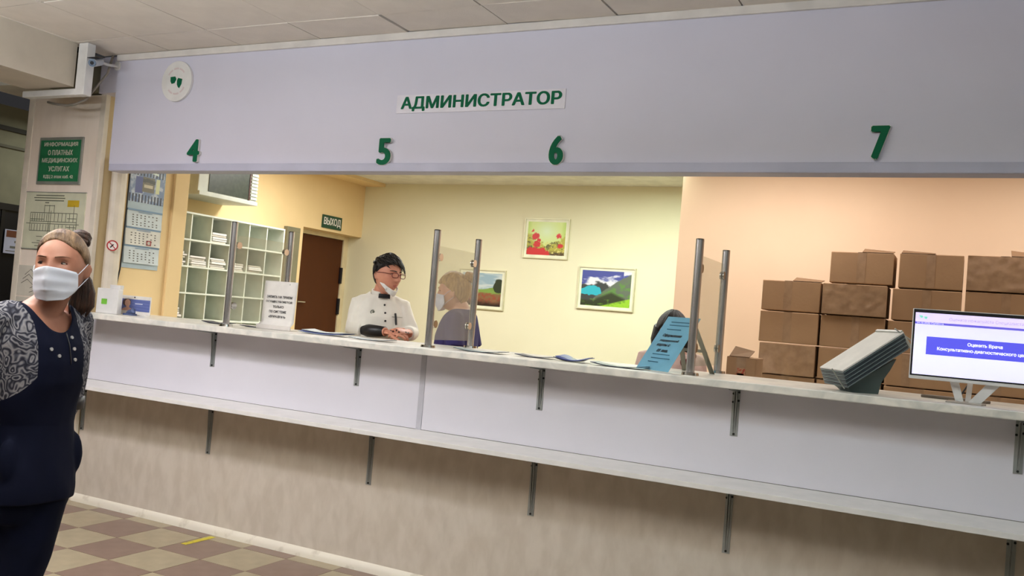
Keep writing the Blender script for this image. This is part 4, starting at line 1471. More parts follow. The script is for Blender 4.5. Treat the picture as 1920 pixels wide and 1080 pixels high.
def face_mask(X, parent, z0=-0.108, z1=0.002, half=1.18, name='face_mask'):
    V = {}

    def fn(u, v):
        a = (u - 0.5) * 2 * half * (1 - 0.06 * abs(v - 0.5) - 0.42 * max(0.0, (0.45 - v) / 0.45) ** 1.6)
        z = z0 + (z1 - z0) * v
        z += 0.012 * abs(u - 0.5) * 2 * (0.45 - v) - 0.010 * (abs(u - 0.5) * 2) ** 1.5 * v
        r = 0.0755 - 0.016 * max(0.0, (0.4 - v)) - 0.004 * (v > 0.95)
        x = math.sin(a) * r
        bulge = 0.028 * math.exp(-((u - 0.5) / 0.13) ** 2) * (0.75 - 0.5 * abs(v - 0.62))
        y = -math.cos(a) * 0.098 - 0.004 - bulge * (1.0 if v > 0.3 else 0.5 + v)
        pl = 0.0010 * math.sin(v * PI * 6) * (abs(u - 0.5) < 0.46)
        return (x, y + pl + 0.012 * (0.3 - v if v < 0.3 else 0), z)
    o = MB().grid(fn, 40, 36).xf(X).build(name, m_mask, parent, smooth=True)
    o.modifiers.new('s', 'SOLIDIFY').thickness = 0.0015
    lp = MB()
    for s in (-1, 1):
        for (v, z2) in ((0.93, 0.018), (0.08, -0.03)):
            p = fn(0.5 + s * 0.5, v)
            lp.tube([p, ((p[0] + s * 0.074) / 2 + s * 0.006, (p[1] + 0.012) / 2 - 0.004, (p[2] + z2) / 2), (s * 0.078, 0.02, z2)], 0.0013, 6)
    lp.xf(X).build('ear_loop', m_mask, parent)
    return o


# relative ring table: z as a share of the shoulder height, half width, half depth, yc
TORSO = [(0.455, 0.150, 0.105, 0.01), (0.50, 0.168, 0.118, 0.012), (0.56, 0.172, 0.122, 0.012), (0.62, 0.160, 0.112, 0.008), (0.70, 0.138, 0.098, 0.0),
         (0.77, 0.140, 0.102, -0.004), (0.835, 0.152, 0.113, -0.012), (0.88, 0.158, 0.108, -0.010), (0.93, 0.162, 0.092, 0.0), (0.965, 0.148, 0.075, 0.008),
         (0.985, 0.110, 0.062, 0.012), (1.0, 0.070, 0.052, 0.014)]


def torso_rings(zs, k=1.0, grow=0.0, zmin=0.0, zmax=9.0, flare=0.0, dx=0.0):
    R = []
    for (z, a, b, yc) in TORSO:
        if zmin <= z <= zmax:
            fl = flare * max(0.0, 0.72 - z) * 2
            R.append((z * zs, a * k + grow + fl, b * k + grow + fl, dx, yc))
    return R


def rotz(p, a, org=(0, 0)):
    x, y = p[0], p[1]
    return Vector((org[0] + x * math.cos(a) - y * math.sin(a), org[1] + x * math.sin(a) + y * math.cos(a), p[2]))


def shell_fold(me, amp, f=18.0, seed=0.0, zf=0.5):
    """Soft folds in a garment."""
    n = len(me.vertices)
    co, no = np.zeros(n * 3), np.zeros(n * 3)
    me.vertices.foreach_get('co', co)
    me.vertex_normals.foreach_get('vector', no)
    co, no = co.reshape(-1, 3), no.reshape(-1, 3)
    for i in range(n):
        c = co[i]
        d = noise.noise(Vector((c[0] * f + seed, c[1] * f, c[2] * f * zf))) + 0.5 * noise.noise(Vector((c[0] * f * 2.3, c[1] * f * 2.3 + seed, c[2] * f * zf * 1.5)))
        co[i] = c + no[i] * d * amp
    me.vertices.foreach_set('co', co.ravel())
    me.update()


def stick(me, pts, dirv):
    """First hits on a mesh along dirv from points well outside it."""
    t = BVHTree.FromPolygons([v.co for v in me.vertices], [tuple(p.vertices) for p in me.polygons])
    out = []
    d = Vector(dirv).normalized()
    for p in pts:
        h = t.ray_cast(Vector(p) - d * 0.6, d)
        out.append((h[0], h[1]) if h[0] is not None else (Vector(p), -d))
    return out


def disc(mb, p, n, r, h=0.003, seg=12):
    n = Vector(n).normalized()
    mb.tube([Vector(p) - n * 0.001, Vector(p) + n * h], r, seg)


# ---------------------------------------------------------------- woman in navy scrubs, front left
def person_navy():
    P = thing('person', 'woman in navy scrubs with paisley sleeves and white mask standing before the counter end', 'person', (-2.561, 1.919, 0), math.radians(53.15))
    ty = math.radians(41)
    org = (-0.040, 0.0)
    ZS = 1.365
    T = lambda p: rotz(p, ty, org)
    X = headX((0.006, -0.008, 1.487), math.radians(-21), 0.03, -0.03, 0.97)
    # body
    b = MB()
    b.rings(torso_rings(ZS, 0.80, zmin=0.54), 36, ty, org)
    b.tube([T((0, 0.012, 1.33)), (-0.02, 0.012, 1.37), (0.0, 0.012, 1.42), (0.006, 0.01, 1.47)], [0.062, 0.050, 0.047, 0.047], 20)
    arms = []
    for s in (-1, 1):
        sh, el, wr = T((s * 0.142, 0.01, 1.318)), T((s * 0.178, 0.055, 1.055)), T((0.16, 0.15, 0.88)) if s > 0 else T((-0.20, 0.14, 0.84))
        arms.append((sh, el, wr))
        b.tube([T((s * 0.09, 0.005, 1.325)), sh, sh.lerp(el, 0.5), el, el.lerp(wr, 0.5), wr], [0.05, 0.047, 0.042, 0.036, 0.034, 0.025], 16)
    legs = [((0.0, 0.0, 0.76), (-0.052, -0.03, 0.44), (-0.10, 0.03, 0.09)), ((-0.115, 0.02, 0.76), (-0.175, 0.0, 0.44), (-0.205, 0.06, 0.09))]
    for (h, k, a) in legs:
        b.tube([h, Vector(h).lerp(Vector(k), 0.5), k, Vector(k).lerp(Vector(a), 0.45), a], [0.084, 0.072, 0.054, 0.05, 0.034], 18)
        b.tube([(a[0], a[1] + 0.03, 0.045), (a[0], a[1] - 0.05, 0.04), (a[0], a[1] - 0.15, 0.025)], [0.035, 0.036, 0.025], 12)
    ears(b, X)
    head_grid(b, X)
    me = union(b, 0.0042, 3)
    hb = MB()
    for s, (sh, el, wr) in zip((-1, 1), arms):
        hand(hb, wr, (wr - el) + Vector((0, 0, -0.05)), T((0, 1, 0)) - T((0, 0, 0)), (0, 0, 1), 0.4)
    bm = bmesh.new()
    bm.from_mesh(me)
    bm.from_mesh(hb.mesh('h', True))
    bm.to_mesh(me)
    bm.free()
    me.polygons.foreach_set('use_smooth', [True] * len(me.polygons))
    obj('body', me, [m_skin1, m_lip1], P)
    # tunic
    g = MB()
    R = []
    for (z, a, bb_, dx) in ((0.74, 0.148, 0.118, 0.0), (0.80, 0.150, 0.120, 0.0), (0.87, 0.144, 0.114, 0.0), (0.95, 0.130, 0.104, 0.004), (1.0, 0.126, 0.100, 0.004), (1.06, 0.138, 0.108, 0.0),
                           (1.13, 0.150, 0.122, 0.0), (1.19, 0.158, 0.122, 0.0), (1.25, 0.164, 0.110, 0.0), (1.30, 0.160, 0.095, 0.0), (1.335, 0.138, 0.078, 0.0), (1.358, 0.104, 0.066, 0.0), (1.372, 0.068, 0.056, 0.0)):
        R.append((z, a, bb_, dx, 0.0 if z < 1.28 else 0.008))
    g.rings(R, 44, ty, org)
    for s, (sh, el, wr) in zip((-1, 1), arms):
        g.tube([T((s * 0.07, 0.005, 1.325)), sh, sh.lerp(el, 0.45), el, el.lerp(wr, 0.4), el.lerp(wr, 0.85)], [0.056, 0.058, 0.055, 0.052, 0.052, 0.046], 18)
    # waist pockets
    for s in (-1, 1):
        q = T((s * 0.118, -0.06, 0.895))
        g.ball(q, (0.028, 0.026, 0.07), 14, 10)
    tm = union(g, 0.0055, 5, 'tunic')
    shell_fold(tm, 0.005, 14, 3.0)
    Ti = lambda c: rotz((c.x - org[0], c.y - org[1], c.z), -ty)

    def keep(c):
        q = Ti(c)
        if q.z < 0.762:
            return False
        # neckline: an open round front that ends in a small slit
        if q.z > 1.24:
            lim = 1.376 - 0.02 * (q.x / 0.08) ** 2
            if q.y < 0.03:
                front = min(1.0, max(0.0, (0.03 - q.y) / 0.09))
                lim = 1.372 - front * 0.085 * max(0.0, 1 - (abs(q.x) / 0.082) ** 2.2)
            if q.z > lim and abs(q.x) < 0.1:
                return False
        return True
    tm = cut(tm, keep, 'tunic', 12)
    o = obj('tunic', tm, m_pais, P)
    side = []
    for v in tm.vertices:
        q = Ti(v.co)
        bd = 0.082 if q.z > 1.15 else 0.082 + (1.15 - q.z) * 0.75
        if q.z > 1.31:
            bd = 0.082 + (q.z - 1.31) * 0.25
        if q.y > 0.03:
            bd = min(bd, 0.10)
        d_ = abs(q.x) - bd
        if q.z < 1.06:
            d_ = min(d_, max(abs(q.x) - 0.145, -0.03) + (q.z - 1.0) * 0.5)
        side.append(d_ * 10)
    tm.attributes.new('side', 'FLOAT', 'POINT').data.foreach_set('value', side)
    o['label'] = 'navy tunic with grey paisley sleeves'
    o.modifiers.new('s', 'SOLIDIFY').thickness = 0.003
    # neck trim and snaps
    hits = stick(tm, [T((x, -0.3, z)) for x, z in ((-0.045, 1.235), (-0.02, 1.215), (0.035, 1.27), (0.037, 1.236), (0.039, 1.203))], T((0, 1, 0)) - T((0, 0, 0)))
    for p, n in hits:
        m = MB()
        disc(m, p, n, 0.0055, 0.004)
        m.build('snap', m_screw_w, P)
    hits = stick(tm, [T((0.02 + 0.0005 * k, -0.3, 1.285 - 0.012 * k)) for k in range(9)], T((0, 1, 0)) - T((0, 0, 0)))
    MB().tube([h[0] + h[1] * 0.001 for h in hits], 0.0022, 6).build('placket_seam', m_black, P, smooth=True)
    # trousers
    g = MB()
    g.rings([(0.70, 0.120, 0.10, 0, 0.01), (0.76, 0.148, 0.115, 0, 0.01), (0.86, 0.15, 0.112, 0, 0.008), (0.95, 0.125, 0.092, 0, 0.004)], 32, ty, org)
    for (h, k, a) in legs:
        g.tube([Vector(h) + Vector((0, 0, 0.03)), Vector(h).lerp(Vector(k), 0.5), k, Vector(k).lerp(Vector(a), 0.5), (a[0], a[1], 0.035)], [0.092, 0.085, 0.072, 0.07, 0.066], 20)
    tr_ = union(g, 0.008, 5, 'trousers')
    shell_fold(tr_, 0.006, 10, 7.0)
    obj('trousers', tr_, m_navy, P)
    for (h, k, a) in legs:
        MB().tube([(a[0], a[1] + 0.06, 0.03), (a[0], a[1], 0.04), (a[0], a[1] - 0.1, 0.034), (a[0], a[1] - 0.2, 0.026)], [0.036, 0.045, 0.046, 0.03], 14, flat=0.75).build('shoe', m_black, P, smooth=True)
    # hair
    hl1 = lambda y, x: (0.086 - 11.0 * x * x if y < -0.045 else 0.062 - (y + 0.045) * 1.2 if y < 0.02 else -0.017 - (y - 0.02) * 1.2) if y < 0.07 else -0.075
    hr = hair_cap(X, lambda y, x: hl1(y, x),
                  lambda p: 0.0005 + (0.007 + 0.004 * max(0, p.z / 0.1)) * min(1.0, max(0.0, (p.z - hl1(p.y, p.x)) / 0.028)) ** 0.6, 'hair', m_hair1, P, 0.006)
    m = MB()
    Xi = lambda p: X @ Vector(p)
    m.ball((0, 0, 0), (0.034, 0.034, 0.03), 18, 12)
    for k in range(3):
        m.tube([(0.026 * math.cos(q + k), 0.026 * math.sin(q + k), -0.016 + 0.011 * k + 0.004 * math.sin(q * 2)) for q in [i * 0.5 for i in range(13)]], 0.0095, 8)
    m.xf(X @ Matrix.Translation((0.024, 0.078, 0.098)) @ Matrix.Rotation(-0.5, 4, 'X'))
    m.build('hair_bun', m_hair1d, P, smooth=True)
    m = MB()
    for k in range(7):
        a = (k - 3) * 0.007
        m.tube([(0.052 + a * 0.5, 0.05, 1.492), (0.068 + a, 0.062 + abs(a) * 0.5, 1.45), (0.076 + a * 1.2, 0.062, 1.41), (0.074 + a * 1.4, 0.058, 1.37), (0.066 + a * 1.1, 0.05, 1.335 + 0.01 * (k % 2))], [0.008, 0.011, 0.012, 0.010, 0.003], 8)
    m.build('ponytail', m_hair1d, P, smooth=True)
    eyes(X, P, -0.0035, lid=0.0048)
    brows(X, P, mat('brow_brown', (134, 96, 74), 0.7), 0.031, 0.0017)
    face_mask(X, P)
    # black band on the left forearm
    sh, el, wr = arms[1]
    c = el.lerp(wr, 0.02)
    MB().tube([el + Vector((0.0, 0.0, 0.012)), el + Vector((0.0, 0.0, -0.03))], 0.057, 16).build('arm_band', m_black, P, smooth=True)
    return P


# ---------------------------------------------------------------- person in white coat
def coat_rings():
    return [(0.78, 0.185, 0.135, 0, 0.01), (0.87, 0.188, 0.138, 0, 0.01), (0.98, 0.176, 0.13, 0, 0.006), (1.10, 0.165, 0.122, 0, 0.0), (1.22, 0.170, 0.128, 0, -0.006), (1.31, 0.176, 0.132, 0, -0.012),
            (1.38, 0.172, 0.122, 0, -0.008), (1.43, 0.160, 0.105, 0, 0.0), (1.47, 0.138, 0.09, 0, 0.006), (1.50, 0.112, 0.078, 0, 0.01), (1.525, 0.086, 0.07, 0, 0.012), (1.545, 0.068, 0.058, 0, 0.012)]


def locks(X, m, parent, n, hair_t, length, rad, flow, zmin, seed=1, ymin=-0.2):
    """Short tapering locks lying over the scalp so that the hair has an uneven outline."""
    rng = random.Random(seed)
    mb = MB()
    done = 0
    while done < n:
        th, ph = math.acos(rng.uniform(-0.15, 1.0)), rng.uniform(0, 2 * PI)
        p = head_pt(th, ph, hair_t * 0.8, False)
        if p.z < zmin(p):
            continue
        f = Vector(flow(p))
        pts, rr = [], []
        q = p.copy()
        for k in range(4):
            pts.append(q.copy())
            rr.append(rad * (1.0, 1.1, 0.8, 0.15)[k])
            nrm = Vector((q.x / 0.0052, q.y / 0.0088, q.z / 0.0128)).normalized()
            d = (f - nrm * f.dot(nrm)).normalized()
            q = q + d * length / 3 + nrm * rng.uniform(-0.0015, 0.002)
        mb.tube(pts, rr, 6, flat=0.6)
        done += 1
    return mb.xf(X).build('hair_lock_set', m, parent, smooth=True)


def person_coat():
    P = thing('person', 'person in a white buttoned coat with short black hair and glasses behind the counter', 'person', (-3.394, 4.887, 0), math.radians(34.8))
    ZS = 1.50
    ty = math.radians(10)
    T = lambda p: rotz(p, ty)
    X = headX((0.026, -0.055, 1.648), math.radians(42), 0.09, 0.02, 1.05)
    b = MB()
    b.rings(torso_rings(ZS, 0.90), 36, ty)
    b.tube([T((0, 0.012, 1.48)), (0.005, -0.005, 1.55), (0.02, -0.03, 1.62)], [0.066, 0.056, 0.053], 20)
    A = [(Vector((-0.138, 0.02, 1.445)), Vector((-0.165, -0.03, 1.285)), Vector((0.045, -0.235, 1.29))),
         (Vector((0.142, 0.02, 1.445)), Vector((0.20, -0.06, 1.285)), Vector((0.185, -0.20, 1.29)))]
    for sh, el, wr in A:
        b.tube([sh.lerp(Vector((0, 0, 1.42)), 0.3), sh, sh.lerp(el, 0.5), el, el.lerp(wr, 0.5), wr], [0.05, 0.05, 0.044, 0.04, 0.036, 0.027], 16)
    for s in (-1, 1):
        b.tube([(s * 0.085, 0.01, 0.80), (s * 0.09, 0.0, 0.47), (s * 0.09, 0.03, 0.09)], [0.088, 0.06, 0.038], 16)
        b.tube([(s * 0.09, 0.05, 0.045), (s * 0.095, -0.05, 0.04), (s * 0.10, -0.14, 0.028)], [0.036, 0.036, 0.025], 12)
    ears(b, X)
    head_grid(b, X)
    me = union(b, 0.0045, 3)
    hb = MB()
    hand(hb, A[0][2] + Vector((0.012, -0.008, 0.0)), Vector((0.95, -0.22, -0.02)), Vector((-0.1, -0.35, 1)), Vector((0, -1, 0.2)), 0.45, 0.98)
    hand(hb, A[1][2] + Vector((-0.005, -0.012, 0.012)), Vector((-0.75, -0.6, -0.05)), Vector((0.2, -0.4, 1)), Vector((-0.3, 1, 0.3)), 0.55, 0.98)
    bm = bmesh.new()
    bm.from_mesh(me)
    bm.from_mesh(hb.mesh('h', True))
    bm.to_mesh(me)
    bm.free()
    me.polygons.foreach_set('use_smooth', [True] * len(me.polygons))
    obj('body', me, [m_skin2, m_lip], P)
    paint_lips(me, X)
    m = MB()
    for (x, y, z) in ((0.09, -0.278, 1.312), (0.11, -0.272, 1.313), (0.075, -0.262, 1.312), (0.185, -0.25, 1.315), (0.17, -0.262, 1.312), (0.125, -0.29, 1.305)):
        h = stick(hb.mesh('q'), [(x, y, z)], (0, 0.35, -1))[0]
        disc(m, h[0], h[1], 0.007, 0.001, 7)
    m.build('tattoo', m_iristat, P)
    # coat
    g = MB()
    g.rings(coat_rings(), 44, ty)
    g.tube([A[0][0].lerp(Vector((0, 0, 1.49)), 0.5), A[0][0], A[0][0].lerp(A[0][1], 0.5), A[0][1], A[0][1].lerp(A[0][2], 0.36)], [0.058, 0.064, 0.058, 0.058, 0.052], 18)
    g.tube([A[1][0].lerp(Vector((0, 0, 1.49)), 0.5), A[1][0], A[1][0].lerp(A[1][1], 0.5), A[1][1], A[1][1].lerp(A[1][2], 0.9)], [0.058, 0.064, 0.056, 0.056, 0.044], 18)
    cm = union(g, 0.006, 5, 'coat')
    shell_fold(cm, 0.007, 13, 1.0)

    def keep(c):
        q = rotz(c, -ty)
        return not (q.z > 1.522 and abs(q.x) < 0.064 + 0.01)
    cm = cut(cm, keep, 'coat', 12)
    o = obj('coat', cm, m_coat, P)
    o.modifiers.new('s', 'SOLIDIFY').thickness = 0.003
    # stand collar and its black front
    m = MB()

    def col(u, v):
        a = -PI / 2 + 0.28 + u * (2 * PI - 0.56)
        r = 0.072 - 0.008 * v
        return T((math.cos(a) * r, 0.004 + math.sin(a) * r * 0.95, 1.513 + v * 0.036 + 0.012 * math.sin(a)))
    k = m.grid(col, 36, 4).build('collar', m_coat, P, smooth=True)
    k.modifiers.new('s', 'SOLIDIFY').thickness = 0.004
    m = MB().grid(lambda u, v: T((0.004 + (u - 0.5) * 0.075, -0.076 - 0.012 * math.cos((u - 0.5) * 2), 1.498 + v * 0.028)), 8, 3).build('collar_front', m_black, P, smooth=True)
    m.modifiers.new('s', 'SOLIDIFY').thickness = 0.004
    dv = T((0, 1, 0))
    hits = stick(cm, [T((0.008, -0.4, 1.455)), T((0.012, -0.4, 1.405)), T((0.014, -0.4, 1.355)), T((-0.066, -0.4, 1.405))], dv)
    for p, n in hits[:3]:
        m = MB()
        disc(m, p, n, 0.0065, 0.004)
        m.build('button', m_black, P)
    p, n = hits[3]
    m = MB()
    m.ring((0, 0), 0.009, 0.015, -0.002, 0.0, 14, 0.9, 4.6)
    m.box(-0.002, 0.012, -0.002, 0, -0.006, 0.006)
    m.xf(Matrix.Translation(p - dv * 0.002) @ Matrix.Rotation(ty, 4, 'Z')).build('chest_emblem', mat('emblem_grey', (104, 110, 96), 0.5), P)
    hits = stick(cm, [T((0.078, -0.4, 1.405 - 0.014 * k)) for k in range(6)], dv)
    MB().tube([h[0] + h[1] * 0.004 + Vector((0.0015 * i, 0, 0)) for i, h in enumerate(hits)], 0.0068, 8).build('pen', m_black, P)
    hits = stick(cm, [T((0.055 + 0.012 * k, -0.4, 1.385)) for k in range(7)], dv)
    MB().tube([h[0] + h[1] * 0.001 for h in hits], 0.002, 6).build('pocket_seam', mat('seam_grey', (190, 186, 176), 0.8), P)
    # black undersleeve on the right forearm
    el, wr = A[0][1], A[0][2]
    MB().tube([el.lerp(wr, 0.30), el.lerp(wr, 0.6), el.lerp(wr, 0.97)], [0.043, 0.039, 0.032], 18).build('undersleeve', m_black, P, smooth=True)
    # trousers and shoes
    g = MB()
    g.rings([(0.74, 0.13, 0.10, 0, 0.01), (0.84, 0.165, 0.118, 0, 0.01), (0.95, 0.16, 0.11, 0, 0.01)], 28, ty)
    for s in (-1, 1):
        g.tube([(s * 0.085, 0.01, 0.82), (s * 0.09, 0.0, 0.47), (s * 0.09, 0.03, 0.03)], [0.095, 0.078, 0.068], 18)
    obj('trousers', union(g, 0.012, 3, 'trousers'), m_coat, P)
    for s in (-1, 1):
        MB().tube([(s * 0.09, 0.07, 0.03), (s * 0.09, 0.0, 0.04), (s * 0.095, -0.1, 0.034), (s * 0.10, -0.19, 0.026)], [0.036, 0.045, 0.046, 0.03], 12, flat=0.75).build('shoe', m_black, P, smooth=True)
    # hair: short, dark, longer on top
    hl = lambda y, x: 0.082 - 0.4 * abs(x + 0.02) if y < -0.045 else (0.056 - (y + 0.045) * 0.5 if y < -0.005 else (0.034 - (y + 0.005) * 1.5 if y < 0.03 else -0.05 - (y - 0.03) * 0.8))
    hair_cap(X, hl, lambda p: 0.006 + 0.018 * max(0.0, p.z / 0.11) ** 1.5, 'hair', m_hair2, P, 0.05, freq=70)
    lk = locks(X, m_hair2, P, 150, 0.021, 0.055, 0.0075, lambda p: (0.4 * p.x * 10 + 0.35, -0.7 if p.z > 0.05 else 0.2, -0.3 if p.z > 0.06 else -1.0), lambda p: max(hl(p.y, p.x) + 0.012, 0.035 if p.y < 0.03 else 0.062), 3)
    lk['kind'] = 'stuff'
    eyes(X, P, 0.003, lid=0.005)
    brows(X, P, m_hair2, 0.030, 0.003)
    # spectacles
    g = MB()
    yl = -0.107
    for s in (-1, 1):
        pts = []
        for k in range(17):
            q = 2 * PI * k / 16
            cx, cz = math.cos(q), math.sin(q)
            pts.append((s * 0.031 + 0.023 * math.copysign(abs(cx) ** 0.6, cx), yl + 0.006 * abs(s * 0.031 + 0.023 * cx) / 0.05, 0.008 + 0.0145 * math.copysign(abs(cz) ** 0.6, cz)))
        g.tube(pts, 0.0023, 6, cap=False)
        g.tube([(s * 0.054, yl + 0.008, 0.014), (s * 0.074, -0.04, 0.014), (s * 0.078, 0.01, 0.01)], 0.0018, 6)
    g.tube([(-0.009, yl, 0.01), (0, yl - 0.004, 0.012), (0.009, yl, 0.01)], 0.0016, 6)
    g.xf(X).build('spectacles', m_glassf, P, smooth=True)
    # mask pulled under the chin
    def ch(u, v):
        a = (u - 0.5) * 2 * 1.5
        x = math.sin(a) * (0.062 - 0.006 * v)
        y = -math.cos(a) * 0.090 - 0.006 + 0.016 * (1 - v) * (abs(u - 0.5) < 0.3)
        z = -0.100 + 0.060 * (abs(u - 0.5) * 2) ** 1.6 + (v - 0.65) * 0.034 * (1 - 0.5 * abs(u - 0.5) * 2)
        return (x, y, z)
    o = MB().grid(ch, 36, 8).xf(X).build('chin_mask', mat('mask_cream', (238, 236, 232), 0.8), P, smooth=True)
    o.modifiers.new('s', 'SOLIDIFY').thickness = 0.004
    return P


# ---------------------------------------------------------------- blonde woman behind the glass
def person_blonde():
    P = thing('person', 'blonde woman with a hair bun and purple scrubs turned away behind the glass partition', 'person', (-2.84, 4.90, 0), math.radians(30.2))
    ZS = 1.475
    ty = math.radians(-108)
    org = (0.03, 0.0)
    T = lambda p: rotz(p, ty, org)
    X = headX((-0.02, 0.0, 1.568), math.radians(-106), 0.12, 0.0, 1.03)
    b = MB()
    b.rings(torso_rings(ZS, 0.98), 32, ty, org)
    b.tube([T((0, 0.02, 1.42)), T((0, 0.0, 1.48)), X @ Vector((0, 0.015, -0.05))], [0.066, 0.052, 0.050], 18)
    A = []
    for s in (-1, 1):
        sh, el, wr = T((s * 0.15, 0.01, 1.41)), T((s * 0.185, 0.045, 1.20)), T((s * 0.10, -0.19, 1.215))
        A.append((sh, el, wr))
        b.tube([T((s * 0.08, 0.01, 1.42)), sh, sh.lerp(el, 0.5), el, el.lerp(wr, 0.5), wr], [0.05, 0.05, 0.044, 0.04, 0.036, 0.026], 14)
        b.tube([T((s * 0.085, 0.01, 0.76)), T((s * 0.09, 0.0, 0.45)), T((s * 0.09, 0.03, 0.09))], [0.086, 0.058, 0.036], 14)
        b.tube([T((s * 0.09, 0.05, 0.045)), T((s * 0.095, -0.05, 0.04)), T((s * 0.10, -0.14, 0.028))], [0.036, 0.036, 0.025], 12)
    ears(b, X)
    head_grid(b, X, 60, 80)
    me = union(b, 0.006, 2)
    hb = MB()
    for s, (sh, el, wr) in zip((-1, 1), A):
        hand(hb, wr, wr - el, (0, 0, 1), T((-s, 0, 0)) - T((0, 0, 0)), 0.4)
    bm = bmesh.new()
    bm.from_mesh(me)
    bm.from_mesh(hb.mesh('h', True))
    bm.to_mesh(me)
    bm.free()
    me.polygons.foreach_set('use_smooth', [True] * len(me.polygons))
    obj('body', me, m_skin3, P)
    g = MB()
    g.rings(torso_rings(ZS, 1.05, 0.012, 0.5, 1.01, 0.03), 40, ty, org)
    for sh, el, wr in A:
        g.tube([T((0, 0, 1.42)).lerp(sh, 0.5), sh, sh.lerp(el, 0.4), sh.lerp(el, 0.82)], [0.058, 0.062, 0.062, 0.064], 16)
    tm = union(g, 0.007, 4, 'scrub_top')
    shell_fold(tm, 0.004, 12, 5.0)

    def keep(c):
        q = rotz((c.x - org[0], c.y - org[1], c.z), -ty)
        lim = 1.472 if q.y > 0 else 1.472 - 0.09 * min(1, -q.y / 0.08)
        return not (q.z > lim and abs(q.x) < 0.10)
    tm = cut(tm, keep, 'scrub_top', 10)
    obj('scrub_top', tm, m_purple, P).modifiers.new('s', 'SOLIDIFY').thickness = 0.003
    g = MB()
    g.rings([(0.70, 0.12, 0.10, 0, 0.01), (0.80, 0.16, 0.118, 0, 0.01), (0.92, 0.155, 0.11, 0, 0.01)], 28, ty, org)
    for s in (-1, 1):
        g.tube([T((s * 0.085, 0.01, 0.78)), T((s * 0.09, 0.0, 0.45)), T((s * 0.09, 0.03, 0.03))], [0.092, 0.075, 0.066], 16)
        MB().tube([T((s * 0.09, 0.07, 0.03)), T((s * 0.09, 0.0, 0.04)), T((s * 0.095, -0.1, 0.034)), T((s * 0.10, -0.19, 0.026))], [0.036, 0.045, 0.046, 0.03], 12, flat=0.75).build('shoe', m_black, P, smooth=True)
    obj('trousers', union(g, 0.014, 3, 'trousers'), m_purple, P)
    hair_cap(X, lambda y, x: 0.060 if y < -0.06 else (0.060 - (y + 0.06) * 0.9 if y < 0.02 else -0.012 - (y - 0.02) * 2.0),
             lambda p: 0.011 + 0.006 * max(0, p.z / 0.1), 'hair', m_hair3, P, 0.02)
    m = MB()
    m.ball((0, 0, 0), (0.034, 0.034, 0.028), 18, 12)
    for k in range(3):
        m.tube([(0.025 * math.cos(q + k), 0.025 * math.sin(q + k), -0.018 + 0.013 * k + 0.004 * math.sin(q * 2)) for q in [i * 0.5 for i in range(13)]], 0.010, 8)
    m.xf(X @ Matrix.Translation((0, 0.104, 0.094)) @ Matrix.Rotation(-0.7, 4, 'X'))
    m.build('hair_bun', m_hair3, P, smooth=True)
    face_mask(X, P)
    eyes(X, P)
    brows(X, P, m_hair3)
    return P


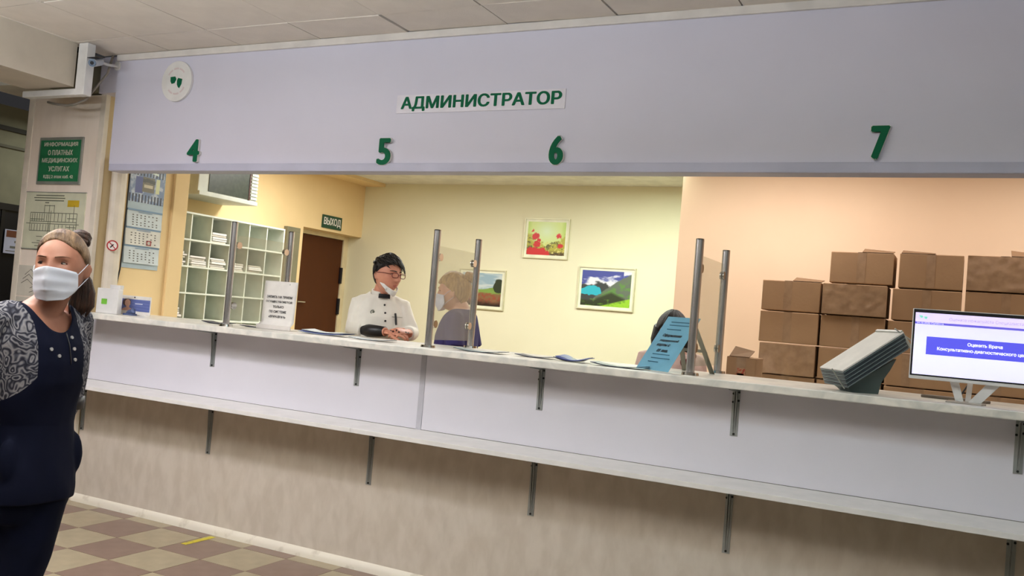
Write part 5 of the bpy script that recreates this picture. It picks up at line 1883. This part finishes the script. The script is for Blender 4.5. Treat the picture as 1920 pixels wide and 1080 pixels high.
# ---------------------------------------------------------------- dark haired woman behind the blue sign
def person_pink():
    P = thing('person', 'dark haired woman in a pale pink blouse hidden behind the blue sign', 'person', (-1.50, 5.10, 0), math.radians(16.4))
    ZS = 1.335
    ty = math.radians(12)
    T = lambda p: rotz(p, ty)
    X = headX((-0.012, -0.02, 1.43), math.radians(10), 0.25, 0.0, 1.0)
    b = MB()
    b.rings(torso_rings(ZS, 0.98), 32, ty)
    b.tube([T((0, 0.012, 1.30)), (-0.008, 0.0, 1.40)], [0.06, 0.05], 18)
    A = []
    for s in (-1, 1):
        sh, el, wr = T((s * 0.145, 0.01, 1.275)), T((s * 0.185, 0.02, 1.03)), T((s * 0.12, -0.22, 1.0))
        A.append((sh, el, wr))
        b.tube([T((s * 0.08, 0.01, 1.285)), sh, sh.lerp(el, 0.5), el, el.lerp(wr, 0.5), wr], [0.05, 0.048, 0.042, 0.038, 0.034, 0.026], 14)
        b.tube([T((s * 0.085, 0.01, 0.66)), T((s * 0.09, 0.0, 0.40)), T((s * 0.09, 0.03, 0.09))], [0.086, 0.058, 0.036], 14)
        b.tube([T((s * 0.09, 0.05, 0.045)), T((s * 0.095, -0.05, 0.04)), T((s * 0.10, -0.14, 0.028))], [0.036, 0.036, 0.025], 12)
    ears(b, X)
    head_grid(b, X, 60, 80)
    me = union(b, 0.006, 2)
    hb = MB()
    for s, (sh, el, wr) in zip((-1, 1), A):
        hand(hb, wr, wr - el, (0, 0, 1), T((-s, 0, 0)), 0.4)
    bm = bmesh.new()
    bm.from_mesh(me)
    bm.from_mesh(hb.mesh('h', True))
    bm.to_mesh(me)
    bm.free()
    me.polygons.foreach_set('use_smooth', [True] * len(me.polygons))
    obj('body', me, [m_skin3, m_lip], P)
    paint_lips(me, X)
    g = MB()
    g.rings(torso_rings(ZS, 1.05, 0.012, 0.46, 1.01, 0.03), 40, ty)
    for sh, el, wr in A:
        g.tube([T((0, 0, 1.28)).lerp(sh, 0.5), sh, sh.lerp(el, 0.5), el, el.lerp(wr, 0.8)], [0.06, 0.064, 0.056, 0.052, 0.042], 16)
    tm = union(g, 0.007, 4, 'blouse')
    shell_fold(tm, 0.004, 12, 9.0)
    tm = cut(tm, lambda c: not (c.z > 1.318 and abs(c.x) < 0.09), 'blouse', 10)
    obj('blouse', tm, m_pinkw, P).modifiers.new('s', 'SOLIDIFY').thickness = 0.003
    g = MB()
    g.rings([(0.60, 0.12, 0.10, 0, 0.01), (0.70, 0.16, 0.118, 0, 0.01), (0.80, 0.155, 0.11, 0, 0.01)], 28, ty)
    for s in (-1, 1):
        g.tube([T((s * 0.085, 0.01, 0.68)), T((s * 0.09, 0.0, 0.40)), T((s * 0.09, 0.03, 0.03))], [0.092, 0.075, 0.066], 16)
        MB().tube([T((s * 0.09, 0.07, 0.03)), T((s * 0.09, 0.0, 0.04)), T((s * 0.095, -0.1, 0.034)), T((s * 0.10, -0.19, 0.026))], [0.036, 0.045, 0.046, 0.03], 12, flat=0.75).build('shoe', m_black, P, smooth=True)
    obj('trousers', union(g, 0.014, 3, 'trousers'), m_navy, P)
    hair_cap(X, lambda y, x: 0.060 if y < -0.06 else (0.060 - (y + 0.06) * 1.2 if y < 0.02 else -0.1), lambda p: 0.016 + 0.008 * max(0, p.z / 0.1), 'hair', m_hair2, P, 0.03)
    m = MB()
    for k in range(11):
        a = PI * (k / 10) * 1.1 - 0.16
        x, y = 0.08 * math.cos(a), 0.02 + 0.075 * math.sin(a)
        m.tube([X @ Vector((x, y, 0.03)), X @ Vector((x * 1.08, y * 1.08, -0.05)), (x * 1.1 - 0.01, y * 0.9 + 0.03, 1.30), (x * 1.05, y * 0.8 + 0.04, 1.25)], [0.022, 0.026, 0.022, 0.006], 10)
    m.build('long_hair', m_hair2, P, smooth=True)
    eyes(X, P)
    brows(X, P, m_hair2)
    ks = MB().tube([T((0.03, -0.12, 1.27)), T((0.08, -0.11, 1.28)), T((0.11, -0.06, 1.315))], 0.018, 8).build('red_scarf', mat('scarf_red', (120, 34, 40), 0.8), P, smooth=True)
    return P


person_navy()
person_coat()
person_blonde()
person_pink()
